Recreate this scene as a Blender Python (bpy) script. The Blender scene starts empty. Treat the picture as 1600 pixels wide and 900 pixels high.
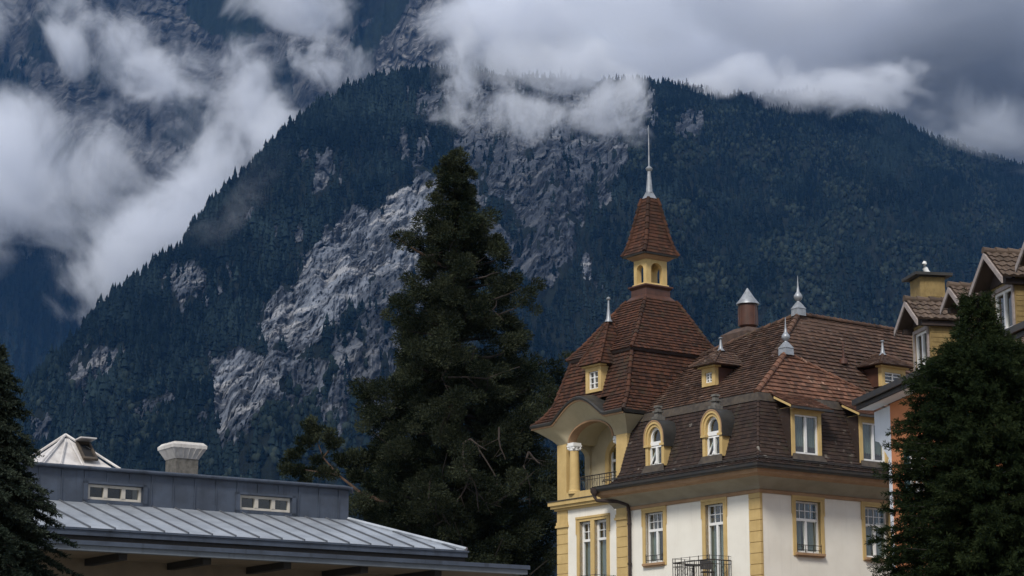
import bpy, bmesh, math, random
import numpy as np
from mathutils import Vector, Matrix
random.seed(7)
rng = np.random.default_rng(11)
R = math.radians
sc = bpy.context.scene
COL = sc.collection
# ------------------------------------------------------------------ camera
F, H, CZ = 3450.0, 730.0, 1.7
TH = math.atan(H / F)
cd = bpy.data.cameras.new('camera')
cd.sensor_width = 36; cd.lens = 36 * F / 1600; cd.clip_start = 0.5; cd.clip_end = 60000
cam = bpy.data.objects.new('camera', cd); COL.objects.link(cam)
cam.location = (0, 0, CZ); cam.rotation_euler = (math.pi / 2 + TH, 0, 0)
sc.camera = cam


def azel(x, y):
    a = (np.asarray(x, float) - 800) / F; b = (450 - np.asarray(y, float)) / F
    Y = math.cos(TH) - b * math.sin(TH); Z = math.sin(TH) + b * math.cos(TH)
    return np.arctan2(a, Y), np.arctan2(Z, np.hypot(a, Y))


def to_px(P):
    X = P[..., 0]; Y = P[..., 1]; Z = P[..., 2] - CZ
    zc = Y * math.cos(TH) + Z * math.sin(TH); b = -Y * math.sin(TH) + Z * math.cos(TH)
    return 800 + F * X / zc, 450 - F * b / zc


def at(x, y, Yd):
    a = (x - 800) / F; b = (450 - y) / F
    Y = math.cos(TH) - b * math.sin(TH); Z = math.sin(TH) + b * math.cos(TH)
    return Vector((a / Y * Yd, Yd, CZ + Z / Y * Yd))


# ------------------------------------------------------------------ helpers
class Fr:
    """a local frame: a runs along ex, d outwards along n, z up"""
    def __init__(s, o, ex, n):
        s.o = Vector(o); s.ex = Vector(ex); s.n = Vector(n)

    def __call__(s, a, d, z):
        return s.o + s.ex * a + s.n * d + Vector((0, 0, z))


class MB:
    def __init__(s):
        s.v = []; s.f = []; s.uv = []; s.mi = []

    def face(s, pts, uv=None, m=0):
        b = len(s.v)
        s.v.extend([tuple(p) for p in pts]); s.f.append(tuple(range(b, b + len(pts))))
        s.uv.append(uv or [(0, 0)] * len(pts)); s.mi.append(m)

    def box(s, fr, a0, a1, d0, d1, z0, z1, m=0):
        p = [fr(a, d, z) for z in (z0, z1) for d in (d0, d1) for a in (a0, a1)]
        for q in ((0, 1, 3, 2), (4, 6, 7, 5), (0, 4, 5, 1), (2, 3, 7, 6), (0, 2, 6, 4), (1, 5, 7, 3)):
            pts = [p[i] for i in q]
            s.face(pts, m=m)

    def frustum(s, b, t, m=0, cap=True):
        n = len(b)
        for i in range(n):
            s.face([b[i], b[(i + 1) % n], t[(i + 1) % n], t[i]], m=m)
        if cap:
            s.face(list(reversed(b)), m=m); s.face(t, m=m)

    def prism(s, poly, off, m=0):
        """poly: 3D points, extruded by vector off"""
        off = Vector(off)
        s.frustum([Vector(p) for p in poly], [Vector(p) + off for p in poly], m)

    def tube(s, pts, r, n=6, m=0):
        pts = [Vector(p) for p in pts]
        rs = r if isinstance(r, (list, tuple)) else [r] * len(pts)
        rings = []
        for i, p in enumerate(pts):
            t = (pts[min(i + 1, len(pts) - 1)] - pts[max(i - 1, 0)]).normalized()
            x = t.cross(Vector((0, 0, 1)))
            if x.length < 1e-3: x = Vector((1, 0, 0))
            x.normalize(); y = t.cross(x)
            rings.append([p + (x * math.cos(k * math.tau / n) + y * math.sin(k * math.tau / n)) * rs[i] for k in range(n)])
        for i in range(len(rings) - 1):
            for k in range(n):
                s.face([rings[i][k], rings[i][(k + 1) % n], rings[i + 1][(k + 1) % n], rings[i + 1][k]], m=m)
        s.face(list(reversed(rings[0])), m=m); s.face(rings[-1], m=m)

    def lathe(s, c, prof, n=14, m=0):
        c = Vector(c)
        rings = [[c + Vector((r * math.cos(k * math.tau / n), r * math.sin(k * math.tau / n), z)) for k in range(n)] for r, z in prof]
        for i in range(len(rings) - 1):
            for k in range(n):
                s.face([rings[i][k], rings[i][(k + 1) % n], rings[i + 1][(k + 1) % n], rings[i + 1][k]], m=m)
        s.face(list(reversed(rings[0])), m=m); s.face(rings[-1], m=m)

    def loft(s, A, B, m=0):
        for i in range(len(A) - 1):
            s.face([A[i], A[i + 1], B[i + 1], B[i]], m=m)

    def build(s, name, mats, parent=None, smooth=False):
        me = bpy.data.meshes.new(name)
        me.from_pydata(s.v, [], s.f)
        mats = mats if isinstance(mats, (list, tuple)) else [mats]
        for k in mats: me.materials.append(k)
        me.polygons.foreach_set('material_index', s.mi)
        ul = me.uv_layers.new(name='UVMap')
        ul.data.foreach_set('uv', [c for f in s.uv for p in f for c in p])
        bm = bmesh.new(); bm.from_mesh(me)
        bmesh.ops.remove_doubles(bm, verts=bm.verts, dist=1e-5)
        bmesh.ops.recalc_face_normals(bm, faces=bm.faces)
        if smooth:
            for f in bm.faces: f.smooth = True
            for e in bm.edges:
                if len(e.link_faces) == 2 and e.calc_face_angle() > 0.7: e.smooth = False
        bm.to_mesh(me); bm.free()
        o = bpy.data.objects.new(name, me); COL.objects.link(o)
        if parent: o.parent = parent
        return o


def tag(o, label=None, cat=None, group=None, kind=None):
    if label: o['label'] = label
    if cat: o['category'] = cat
    if group: o['group'] = group
    if kind: o['kind'] = kind
    return o


def empty(name, loc, rz, label, cat, group=None):
    o = bpy.data.objects.new(name, None); COL.objects.link(o)
    o.location = loc; o.rotation_euler = (0, 0, rz); o.empty_display_size = 0.3
    return tag(o, label, cat, group)


def raw_mesh(name, verts, faces, mats, parent=None, smooth=False, attrs=None):
    """big numpy meshes: verts (n,3), faces (m,k)"""
    me = bpy.data.meshes.new(name)
    verts = np.ascontiguousarray(verts, np.float32); faces = np.ascontiguousarray(faces, np.int32)
    k = faces.shape[1]
    me.vertices.add(len(verts)); me.vertices.foreach_set('co', verts.ravel())
    me.loops.add(faces.size); me.loops.foreach_set('vertex_index', faces.ravel())
    me.polygons.add(len(faces)); me.polygons.foreach_set('loop_start', np.arange(0, faces.size, k, dtype=np.int32))
    me.polygons.foreach_set('loop_total', np.full(len(faces), k, np.int32))
    if smooth: me.polygons.foreach_set('use_smooth', np.ones(len(faces), bool))
    for an, av in (attrs or {}).items():
        a = me.attributes.new(an, 'FLOAT', 'POINT'); a.data.foreach_set('value', np.ascontiguousarray(av, np.float32).ravel())
    me.update(calc_edges=True)
    for m in (mats if isinstance(mats, (list, tuple)) else [mats]): me.materials.append(m)
    o = bpy.data.objects.new(name, me); COL.objects.link(o)
    if parent: o.parent = parent
    return o


# numpy value noise
def _h(i, j, seed):
    n = (i.astype(np.int64) * 374761393 + j.astype(np.int64) * 668265263 + seed * 1442695041) & 0x7fffffff
    n = ((n ^ (n >> 13)) * 1274126177) & 0x7fffffff
    return ((n ^ (n >> 16)) & 0xffffff) / float(0xffffff)


def vnoise(x, y, seed=0):
    i = np.floor(x); j = np.floor(y); u = x - i; v = y - j
    u = u * u * (3 - 2 * u); v = v * v * (3 - 2 * v)
    a = _h(i, j, seed); b = _h(i + 1, j, seed); c = _h(i, j + 1, seed); d = _h(i + 1, j + 1, seed)
    return (a * (1 - u) + b * u) * (1 - v) + (c * (1 - u) + d * u) * v


def fbm(x, y, o=5, seed=0):
    t = 0.0; amp = 0.5; s = 0.0
    for k in range(o):
        t = t + amp * vnoise(x, y, seed + k * 17); s += amp
        x = x * 2.03 + 13.1; y = y * 2.03 + 7.7; amp *= 0.5
    return t / s


# ------------------------------------------------------------------ materials
class NT:
    def __init__(s, name):
        s.m = bpy.data.materials.new(name); s.m.use_nodes = True
        s.t = s.m.node_tree; s.t.nodes.clear()
        s.out = s.n('ShaderNodeOutputMaterial')

    def n(s, typ, **k):
        nd = s.t.nodes.new(typ)
        for a, v in k.items(): setattr(nd, a, v)
        return nd

    def l(s, a, b): s.t.links.new(a, b)

    def set(s, sock, v):
        if hasattr(v, 'is_linked'): s.l(v, sock)
        else: sock.default_value = v

    def math(s, op, a, b=0.0, c=0.0, clamp=False):
        nd = s.n('ShaderNodeMath', operation=op, use_clamp=clamp)
        for i, v in enumerate((a, b, c)): s.set(nd.inputs[i], v)
        return nd.outputs[0]

    def noise(s, vec, scale, detail=4, rough=0.55, dist=0.0):
        nd = s.n('ShaderNodeTexNoise'); s.l(vec, nd.inputs['Vector'])
        nd.inputs['Scale'].default_value = scale; nd.inputs['Detail'].default_value = detail
        nd.inputs['Roughness'].default_value = rough; nd.inputs['Distortion'].default_value = dist
        return nd.outputs['Fac']

    def ramp(s, f, lo, hi):
        nd = s.n('ShaderNodeMapRange', interpolation_type='SMOOTHSTEP'); s.set(nd.inputs['Value'], f)
        nd.inputs['From Min'].default_value = lo; nd.inputs['From Max'].default_value = hi
        return nd.outputs['Result']

    def mix(s, f, a, b, blend='MIX'):
        nd = s.n('ShaderNodeMix', data_type='RGBA', blend_type=blend)
        s.set(nd.inputs[0], f)
        for i, v in ((6, a), (7, b)):
            s.set(nd.inputs[i], v if hasattr(v, 'is_linked') else (*v, 1))
        return nd.outputs[2]

    def scalev(s, vec, sx, sy, sz):
        nd = s.n('ShaderNodeVectorMath', operation='MULTIPLY'); s.l(vec, nd.inputs[0]); nd.inputs[1].default_value = (sx, sy, sz)
        return nd.outputs[0]

    def pbr(s, col, rough=0.8, bump=None, bstr=0.3, bdist=0.02, metal=0.0, spec=0.5):
        p = s.n('ShaderNodeBsdfPrincipled')
        s.set(p.inputs['Base Color'], col if hasattr(col, 'is_linked') else (*col, 1))
        s.set(p.inputs['Roughness'], rough); p.inputs['Metallic'].default_value = metal
        p.inputs['Specular IOR Level'].default_value = spec
        if bump is not None:
            b = s.n('ShaderNodeBump'); b.inputs['Strength'].default_value = bstr; b.inputs['Distance'].default_value = bdist
            s.l(bump, b.inputs['Height']); s.l(b.outputs[0], p.inputs['Normal'])
        s.l(p.outputs[0], s.out.inputs['Surface'])
        return p

    def obj(s): return s.n('ShaderNodeTexCoord').outputs['Object']

    def pos(s): return s.n('ShaderNodeNewGeometry').outputs['Position']

    def attr(s, n): return s.n('ShaderNodeAttribute', attribute_name=n).outputs['Fac']


def plain(name, c1, c2=None, scale=3.0, rough=0.8, bump=0.15, streak=0.0, spec=0.4, metal=0.0, fine=40):
    t = NT(name); o = t.obj()
    c2 = c2 or tuple(c * 0.8 for c in c1)
    f = t.ramp(t.noise(o, scale, 6, 0.62), 0.32, 0.68)
    col = t.mix(f, c1, c2)
    if streak:   # rain streaks run down the surface
        k = t.ramp(t.noise(t.scalev(o, 5, 5, 0.35), 1.0, 5, 0.6), 0.52, 0.72)
        col = t.mix(t.math('MULTIPLY', k, streak), col, tuple(c * 0.45 for c in c2))
    t.pbr(col, rough, t.noise(o, fine, 4), bump, 0.01, metal, spec)
    return t.m


def tile_mat(name, cols, lichen=(0.32, 0.29, 0.22), lich=0.35, moss=(0.05, 0.05, 0.03), patch=None, pale=0.0):
    """each tile its own tone, lichen spots, dirt in streaks; uv counts tiles"""
    t = NT(name); uv = t.n('ShaderNodeUVMap', uv_map='UVMap').outputs[0]; o = t.obj()
    fl = t.n('ShaderNodeVectorMath', operation='FLOOR'); t.l(uv, fl.inputs[0])
    wn = t.n('ShaderNodeTexWhiteNoise', noise_dimensions='2D'); t.l(fl.outputs[0], wn.inputs['Vector'])
    cr = t.n('ShaderNodeValToRGB'); t.l(wn.outputs['Value'], cr.inputs[0])
    el = cr.color_ramp.elements
    el[0].position = 0; el[0].color = (*cols[0], 1); el[1].position = 1; el[1].color = (*cols[-1], 1)
    for i, c in enumerate(cols[1:-1]):
        e = el.new((i + 1) / (len(cols) - 1)); e.color = (*c, 1)
    col = cr.outputs[0]
    big = t.ramp(t.noise(o, 0.55, 4, 0.6), 0.3, 0.7)
    col = t.mix(big, col, t.mix(0.5, col, cols[0]))
    if patch:
        col = t.mix(t.ramp(t.noise(o, 0.45, 3, 0.6, 0.6), 0.55, 0.64), col, t.mix(0.65, col, patch))
    ms = t.ramp(t.noise(o, 2.3, 6, 0.7), 0.52, 0.75)
    col = t.mix(t.math('MULTIPLY', ms, 0.65), col, moss)
    li = t.math('MULTIPLY', t.ramp(t.noise(o, 11, 5, 0.65), 0.6, 0.68), t.ramp(t.noise(o, 0.9, 3), 0.48, 0.68))
    col = t.mix(t.math('MULTIPLY', li, lich), col, lichen)
    if pale:     # single tiles overgrown by pale lichen, in patches
        fl2 = t.n('ShaderNodeVectorMath', operation='ADD'); t.l(fl.outputs[0], fl2.inputs[0]); fl2.inputs[1].default_value = (17.3, 5.1, 0)
        w2 = t.n('ShaderNodeTexWhiteNoise', noise_dimensions='2D'); t.l(fl2.outputs[0], w2.inputs['Vector'])
        pm = t.math('MULTIPLY', t.ramp(t.noise(o, 0.75, 3), 0.5, 0.66), t.math('GREATER_THAN', w2.outputs['Value'], 1 - pale))
        pm = t.math('MULTIPLY', pm, t.ramp(t.noise(o, 9, 3), 0.42, 0.56))
        col = t.mix(pm, col, lichen)
    t.pbr(col, 0.85, t.noise(o, 45, 4, 0.6), 0.5, 0.01, 0, 0.25)
    return t.m


M = {}
M['tile_red'] = tile_mat('clay_tile_red', [(0.031, 0.016, 0.011), (0.066, 0.028, 0.017), (0.104, 0.042, 0.024), (0.046, 0.024, 0.017)], lich=0.3, patch=(0.045, 0.03, 0.025))
M['tile_brown'] = tile_mat('clay_tile_brown', [(0.05, 0.031, 0.024), (0.092, 0.054, 0.039), (0.135, 0.076, 0.052), (0.07, 0.046, 0.035)], lich=0.8, lichen=(0.27, 0.2, 0.16), pale=0.1)
M['tile_orange'] = tile_mat('clay_tile_orange', [(0.1, 0.05, 0.034), (0.22, 0.108, 0.07), (0.165, 0.078, 0.048), (0.075, 0.044, 0.033)], lich=0.6, lichen=(0.34, 0.2, 0.14), pale=0.2)
M['tile_dark'] = tile_mat('mansard_tile', [(0.024, 0.016, 0.014), (0.042, 0.026, 0.021), (0.055, 0.034, 0.026), (0.032, 0.022, 0.019)], lichen=(0.2, 0.18, 0.155), lich=0.5, pale=0.08)
M['tile_pan'] = tile_mat('pan_tile_grey_brown', [(0.06, 0.042, 0.032), (0.11, 0.078, 0.058), (0.14, 0.1, 0.075), (0.085, 0.06, 0.048)], lich=0.6)
M['white'] = plain('white_render', (0.8, 0.765, 0.68), (0.73, 0.69, 0.605), 0.7, 0.9, 0.25, 0.1, fine=25)
M['yellow'] = plain('yellow_paint', (0.56, 0.4, 0.17), (0.48, 0.335, 0.135), 2.0, 0.75, 0.2, 0.15)
M['cream'] = plain('cream_plaster', (0.48, 0.415, 0.28), (0.41, 0.355, 0.235), 1.2, 0.85, 0.15, 0.1)
M['ochre'] = plain('ochre_moulding', (0.36, 0.225, 0.125), (0.29, 0.175, 0.095), 2.5, 0.75, 0.15)
M['cove'] = plain('grey_cove_paint', (0.33, 0.295, 0.225), (0.27, 0.24, 0.18), 1.5, 0.85, 0.1)
M['gutter'] = plain('dark_gutter', (0.035, 0.037, 0.04), (0.06, 0.05, 0.042), 3, 0.5, 0.1, metal=0.3)
M['lead'] = plain('lead_sheet', (0.038, 0.035, 0.031), (0.024, 0.023, 0.021), 3, 0.55, 0.2, 0.4)
M['leadwarm'] = plain('weathered_flashing', (0.085, 0.066, 0.048), (0.045, 0.036, 0.029), 4, 0.7, 0.3, 0.3)
M['zincwhite'] = plain('pale_zinc', (0.34, 0.355, 0.38), (0.23, 0.245, 0.26), 6, 0.45, 0.1, metal=0.35)
M['stone'] = plain('grey_stone', (0.15, 0.14, 0.125), (0.085, 0.08, 0.07), 8, 0.9, 0.5)
M['redmetal'] = plain('red_brown_sheet', (0.09, 0.038, 0.024), (0.06, 0.027, 0.018), 2.5, 0.5, 0.1, 0.3)
M['winwhite'] = plain('window_white', (0.8, 0.79, 0.77), (0.74, 0.73, 0.7), 5, 0.45, 0.03)
M['iron'] = plain('wrought_iron', (0.018, 0.017, 0.018), (0.03, 0.024, 0.02), 20, 0.5, 0.2)
M['curtain'] = plain('grey_green_curtain', (0.17, 0.2, 0.18), (0.12, 0.145, 0.13), 1.5, 0.95, 0.1)
M['dark'] = plain('dark_room', (0.014, 0.014, 0.015), (0.01, 0.01, 0.011), 3, 0.9, 0.1)
M['brick'] = plain('sooty_brick', (0.1, 0.065, 0.05), (0.06, 0.042, 0.035), 5, 0.9, 0.5, 0.3)
M['zincblue'] = plain('blue_grey_zinc_sheet', (0.075, 0.092, 0.125), (0.05, 0.06, 0.08), 1.6, 0.5, 0.1, 0.55, metal=0.25)
M['seam'] = plain('dark_seam', (0.1, 0.11, 0.125), (0.075, 0.08, 0.095), 3, 0.5, 0.05)
M['zinclight'] = plain('bright_standing_seam_zinc', (0.47, 0.5, 0.54), (0.33, 0.355, 0.39), 1.3, 0.42, 0.06, 0.3, metal=0.45)
M['fascia'] = plain('grey_fascia', (0.16, 0.18, 0.205), (0.12, 0.135, 0.155), 1.5, 0.6, 0.1, 0.3)
M['soffit'] = plain('brown_boarding', (0.2, 0.155, 0.11), (0.155, 0.12, 0.085), 2.0, 0.8, 0.2)
M['timber'] = plain('dark_timber', (0.028, 0.024, 0.022), (0.02, 0.018, 0.016), 4, 0.8, 0.3)
M['ventwhite'] = plain('weathered_white_sheet', (0.6, 0.575, 0.54), (0.45, 0.42, 0.39), 2.5, 0.6, 0.1, 0.5)
M['skywhite'] = plain('grubby_white_glazing', (0.64, 0.61, 0.585), (0.46, 0.43, 0.41), 3, 0.4, 0.05, 0.35)
M['orange'] = plain('salmon_orange_render', (0.62, 0.24, 0.1), (0.52, 0.19, 0.078), 0.9, 0.9, 0.25, 0.1, fine=30)
M['sidewhite'] = plain('pale_blue_white_render', (0.7, 0.73, 0.77), (0.62, 0.65, 0.7), 0.9, 0.85, 0.15, 0.1)
M['board'] = plain('yellow_stained_boards', (0.27, 0.19, 0.075), (0.19, 0.13, 0.05), 5, 0.8, 0.4, 0.2)
M['bargeboard'] = plain('faded_bargeboard', (0.34, 0.29, 0.27), (0.24, 0.2, 0.185), 6, 0.75, 0.2)
M['brownwood'] = plain('dark_brown_wood', (0.045, 0.03, 0.026), (0.03, 0.021, 0.018), 6, 0.8, 0.3)
M['teal'] = plain('teal_shutter', (0.03, 0.075, 0.085), (0.022, 0.055, 0.06), 5, 0.6, 0.2)
M['cowl'] = plain('white_enamel', (0.75, 0.75, 0.74), (0.62, 0.62, 0.6), 10, 0.4, 0.05)
M['cushion'] = plain('faded_salmon_cloth', (0.42, 0.24, 0.16), (0.35, 0.19, 0.12), 6, 0.95, 0.3)
M['bark'] = plain('reddish_bark', (0.1, 0.062, 0.042), (0.055, 0.036, 0.027), 3, 0.95, 0.6, 0.3)
M['darkbark'] = plain('dark_bark', (0.03, 0.024, 0.019), (0.018, 0.015, 0.012), 3, 0.95, 0.5)
M['ivory'] = plain('ivory_window_paint', (0.52, 0.48, 0.42), (0.42, 0.385, 0.33), 4, 0.6, 0.05, 0.2)
M['deadwood'] = plain('bare_grey_branch', (0.055, 0.043, 0.036), (0.034, 0.027, 0.023), 4, 0.95, 0.5)

g = NT('window_glass')
ly = g.n('ShaderNodeLayerWeight'); ly.inputs['Blend'].default_value = 0.35
fr_ = g.math('ADD', g.math('MULTIPLY', ly.outputs['Facing'], 0.35), 0.06)
tr = g.n('ShaderNodeBsdfTransparent'); tr.inputs[0].default_value = (0.8, 0.86, 0.84, 1)
gl = g.n('ShaderNodeBsdfGlossy'); gl.inputs['Roughness'].default_value = 0.04
mx = g.n('ShaderNodeMixShader'); g.l(fr_, mx.inputs[0]); g.l(tr.outputs[0], mx.inputs[1]); g.l(gl.outputs[0], mx.inputs[2])
g.l(mx.outputs[0], g.out.inputs['Surface']); M['glass'] = g.m


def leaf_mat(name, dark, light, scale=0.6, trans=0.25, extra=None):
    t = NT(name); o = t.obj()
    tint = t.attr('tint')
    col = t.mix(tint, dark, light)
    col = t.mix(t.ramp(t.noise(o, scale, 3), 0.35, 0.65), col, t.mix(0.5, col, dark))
    if extra: col = t.mix(t.ramp(t.noise(o, scale * 0.7, 2), 0.6, 0.72), col, extra)
    d = t.n('ShaderNodeBsdfDiffuse'); t.l(col, d.inputs[0])
    tl = t.n('ShaderNodeBsdfTranslucent'); t.l(col, tl.inputs[0])
    m = t.n('ShaderNodeMixShader'); m.inputs[0].default_value = trans
    t.l(d.outputs[0], m.inputs[1]); t.l(tl.outputs[0], m.inputs[2])
    t.l(m.outputs[0], t.out.inputs['Surface'])
    return t.m


M['seq'] = leaf_mat('sequoia_foliage', (0.010, 0.0155, 0.010), (0.085, 0.096, 0.058), 0.5, 0.2)
M['spruce'] = leaf_mat('spruce_needles', (0.011, 0.019, 0.009), (0.04, 0.052, 0.021), 0.8, 0.2)
M['yew'] = leaf_mat('drooping_conifer_foliage', (0.012, 0.019, 0.014), (0.062, 0.075, 0.055), 0.8, 0.2)
M['forest'] = leaf_mat('mountain_conifers', (0.003, 0.006, 0.007), (0.021, 0.033, 0.034), 0.004, 0.1)
M['broad'] = leaf_mat('mountain_broadleaf', (0.010, 0.016, 0.014), (0.042, 0.054, 0.046), 0.004, 0.15)

# ------------------------------------------------------------------ roof tiles
def clip(poly, nx, ny, c):
    """keep nx*x+ny*y>=c"""
    out = []
    for i in range(len(poly)):
        p, q = poly[i], poly[(i + 1) % len(poly)]
        dp = nx * p[0] + ny * p[1] - c; dq = nx * q[0] + ny * q[1] - c
        if dp >= 0: out.append(p)
        if (dp >= 0) != (dq >= 0):
            k = dp / (dp - dq); out.append((p[0] + (q[0] - p[0]) * k, p[1] + (q[1] - p[1]) * k))
    return out


def tiles(mb, poly, gauge=0.165, width=0.17, lift=0.03, out=None, jit=0.006, wave=0.0, t_ref=None):
    """cover a planar convex polygon with real overlapping tiles, row by row"""
    P = [Vector(p) for p in poly]
    n = Vector((0, 0, 0))
    for i in range(len(P)): n += (P[i] - P[0]).cross(P[(i + 1) % len(P)] - P[0])
    n.normalize()
    if (out is not None and n.dot(Vector(out)) < 0) or (out is None and n.z < 0): n = -n
    t = (Vector((0, 0, 1)) - n * n.z).normalized(); s = t.cross(n).normalized()
    o = P[0]
    q = [((p - o).dot(s), (p - o).dot(t)) for p in P]
    t0 = min(c[1] for c in q); t1 = max(c[1] for c in q)
    row = 0; y = t0
    rnd = random.Random(int(abs(o.x * 100 + o.z * 37)))
    seed = rnd.randint(0, 500)
    while y < t1 - 1e-4:
        band = clip(clip(q, 0, 1, y), 0, -1, -(y + gauge))
        if len(band) >= 3:
            s0 = min(c[0] for c in band); s1 = max(c[0] for c in band)
            offs = 0.5 * (row % 2) if not wave else 0.0
            k = math.floor(s0 / width - offs)
            while (k + offs) * width < s1:
                x0 = (k + offs) * width; x1 = x0 + width
                c = clip(clip(band, 1, 0, x0 + 0.002), -1, 0, -(x1 - 0.002))
                if len(c) >= 3:
                    lf = lift + rnd.uniform(-jit, jit); tw = rnd.uniform(-jit, jit); dn = rnd.uniform(0, jit * 1.5)
                    if wave:
                        subs = [clip(clip(c, 1, 0, x0 + width * a), -1, 0, -(x0 + width * b)) for a, b in ((0, .25), (.25, .5), (.5, .75), (.75, 1.001))]
                    else:
                        subs = [c]
                    for sc_ in subs:
                        if len(sc_) < 3: continue
                        def hh(p):
                            e = lf * (1 - (p[1] - y) / gauge) + 0.004 + tw * ((p[0] - x0) / width - 0.5)
                            if wave: e += wave * (0.5 + 0.5 * math.sin((p[0] - x0) / width * math.tau))
                            return e
                        pts = [o + s * p[0] + t * (p[1] - (dn if p[1] < y + 0.01 else 0)) + n * hh(p) for p in sc_]
                        uv = [(k + 0.5 + seed, row + 0.5)] * len(sc_)
                        mb.face(pts, uv)
                        lo = [i for i, p in enumerate(sc_) if p[1] < y + 1e-4]
                        if len(lo) >= 2:
                            a, b = lo[0], lo[-1]
                            pa, pb = sc_[a], sc_[b]
                            mb.face([pts[a], pts[b], o + s * pb[0] + t * (pb[1] - dn) - n * 0.01, o + s * pa[0] + t * (pa[1] - dn) - n * 0.01], [(k + 0.5 + seed, row + 0.5)] * 4)
                k += 1
        row += 1; y += gauge
    # closed deck below the tiles
    mb.face([p - n * 0.012 for p in P], [(0.5, 0.5)] * len(P))


def hip(mb, pts, r=0.085, seg=0.3, lift=0.03):
    """overlapping half-round hip or ridge caps along a polyline"""
    for a, b in zip(pts[:-1], pts[1:]):
        a, b = Vector(a), Vector(b); L = (b - a).length; d = (b - a) / L; n = max(1, round(L / seg)); g = L / n
        x = d.cross(Vector((0, 0, 1))).normalized(); y = x.cross(d)
        for i in range(n):
            k = random.randint(0, 900)
            c0 = a + d * (i * g - 0.02) + y * lift; c1 = a + d * ((i + 1) * g + 0.02) + y * (lift - 0.02)
            ra, rb = r * random.uniform(1.1, 1.22), r * 0.9
            A = [c0 + (x * math.cos(w) + y * math.sin(w)) * ra for w in np.linspace(-0.5, math.pi + 0.5, 8)]
            B = [c1 + (x * math.cos(w) + y * math.sin(w)) * rb for w in np.linspace(-0.5, math.pi + 0.5, 8)]
            for j in range(7): mb.face([A[j], A[j + 1], B[j + 1], B[j]], [(k + 0.5, 0.5)] * 4)
            mb.face(A, [(k + 0.5, 0.5)] * 8)


def arch_pts(c, hw, zs, rise, n=16, p=2.0):
    """(a,z) along an arch from left to right"""
    return [(c - hw * math.cos(math.pi * i / n), zs + rise * math.sin(math.pi * i / n)) for i in range(n + 1)]


def arch_wall(mb, fr, a0, a1, z0, z1, c, hw, hz0, zs, rise, d0, d1, m=0):
    """a wall slab d0 (back) to d1 (front) with an arched opening"""
    A = arch_pts(c, hw, zs, rise)
    for d in (d0, d1):
        mb.face([fr(a0, d, z0), fr(c - hw, d, z0), fr(c - hw, d, z1), fr(a0, d, z1)], m=m)
        mb.face([fr(c + hw, d, z0), fr(a1, d, z0), fr(a1, d, z1), fr(c + hw, d, z1)], m=m)
        if hz0 > z0 + 1e-4: mb.face([fr(c - hw, d, z0), fr(c + hw, d, z0), fr(c + hw, d, hz0), fr(c - hw, d, hz0)], m=m)
        for (p, q) in zip(A[:-1], A[1:]):
            mb.face([fr(p[0], d, p[1]), fr(q[0], d, q[1]), fr(q[0], d, z1), fr(p[0], d, z1)], m=m)
    loop = [(c - hw, hz0)] + A + [(c + hw, hz0)]
    for p, q in zip(loop, loop[1:] + loop[:1]):
        mb.face([fr(p[0], d0, p[1]), fr(q[0], d0, q[1]), fr(q[0], d1, q[1]), fr(p[0], d1, p[1])], m=m)
    for a in (a0, a1): mb.face([fr(a, d0, z0), fr(a, d1, z0), fr(a, d1, z1), fr(a, d0, z1)], m=m)
    mb.face([fr(a0, d0, z1), fr(a1, d0, z1), fr(a1, d1, z1), fr(a0, d1, z1)], m=m)


def arch_ring(mb, fr, c, hi, ho, zb, zs, ri, ro, d0, d1, m=0):
    """an archivolt on short legs"""
    I = [(c - hi, zb)] + arch_pts(c, hi, zs, ri) + [(c + hi, zb)]
    O_ = [(c - ho, zb)] + arch_pts(c, ho, zs, ro) + [(c + ho, zb)]
    for d in (d0, d1):
        for i in range(len(I) - 1):
            mb.face([fr(I[i][0], d, I[i][1]), fr(I[i + 1][0], d, I[i + 1][1]), fr(O_[i + 1][0], d, O_[i + 1][1]), fr(O_[i][0], d, O_[i][1])], m=m)
    for L in (I, O_):
        for p, q in zip(L[:-1], L[1:]):
            mb.face([fr(p[0], d0, p[1]), fr(q[0], d0, q[1]), fr(q[0], d1, q[1]), fr(p[0], d1, p[1])], m=m)
    for i in (0, -1): mb.face([fr(I[i][0], d0, zb), fr(O_[i][0], d0, zb), fr(O_[i][0], d1, zb), fr(I[i][0], d1, zb)], m=m)


def holed_wall(mb, fr, a0, a1, z0, z1, holes, d=0.0, depth=0.22, m=0, mr=0):
    """a wall face with rectangular holes (a0,a1,z0,z1) and their reveals"""
    As = sorted({a0, a1, *[v for h in holes for v in h[:2]]}); Zs = sorted({z0, z1, *[v for h in holes for v in h[2:]]})
    for i in range(len(As) - 1):
        for j in range(len(Zs) - 1):
            ca, cz = (As[i] + As[i + 1]) / 2, (Zs[j] + Zs[j + 1]) / 2
            if any(h[0] < ca < h[1] and h[2] < cz < h[3] for h in holes): continue
            mb.face([fr(As[i], d, Zs[j]), fr(As[i + 1], d, Zs[j]), fr(As[i + 1], d, Zs[j + 1]), fr(As[i], d, Zs[j + 1])], m=m)
    for h in holes:
        c = [(h[0], h[2]), (h[1], h[2]), (h[1], h[3]), (h[0], h[3])]
        for p, q in zip(c, c[1:] + c[:1]):
            mb.face([fr(p[0], d, p[1]), fr(q[0], d, q[1]), fr(q[0], d - depth, q[1]), fr(p[0], d - depth, p[1])], m=mr)


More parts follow.
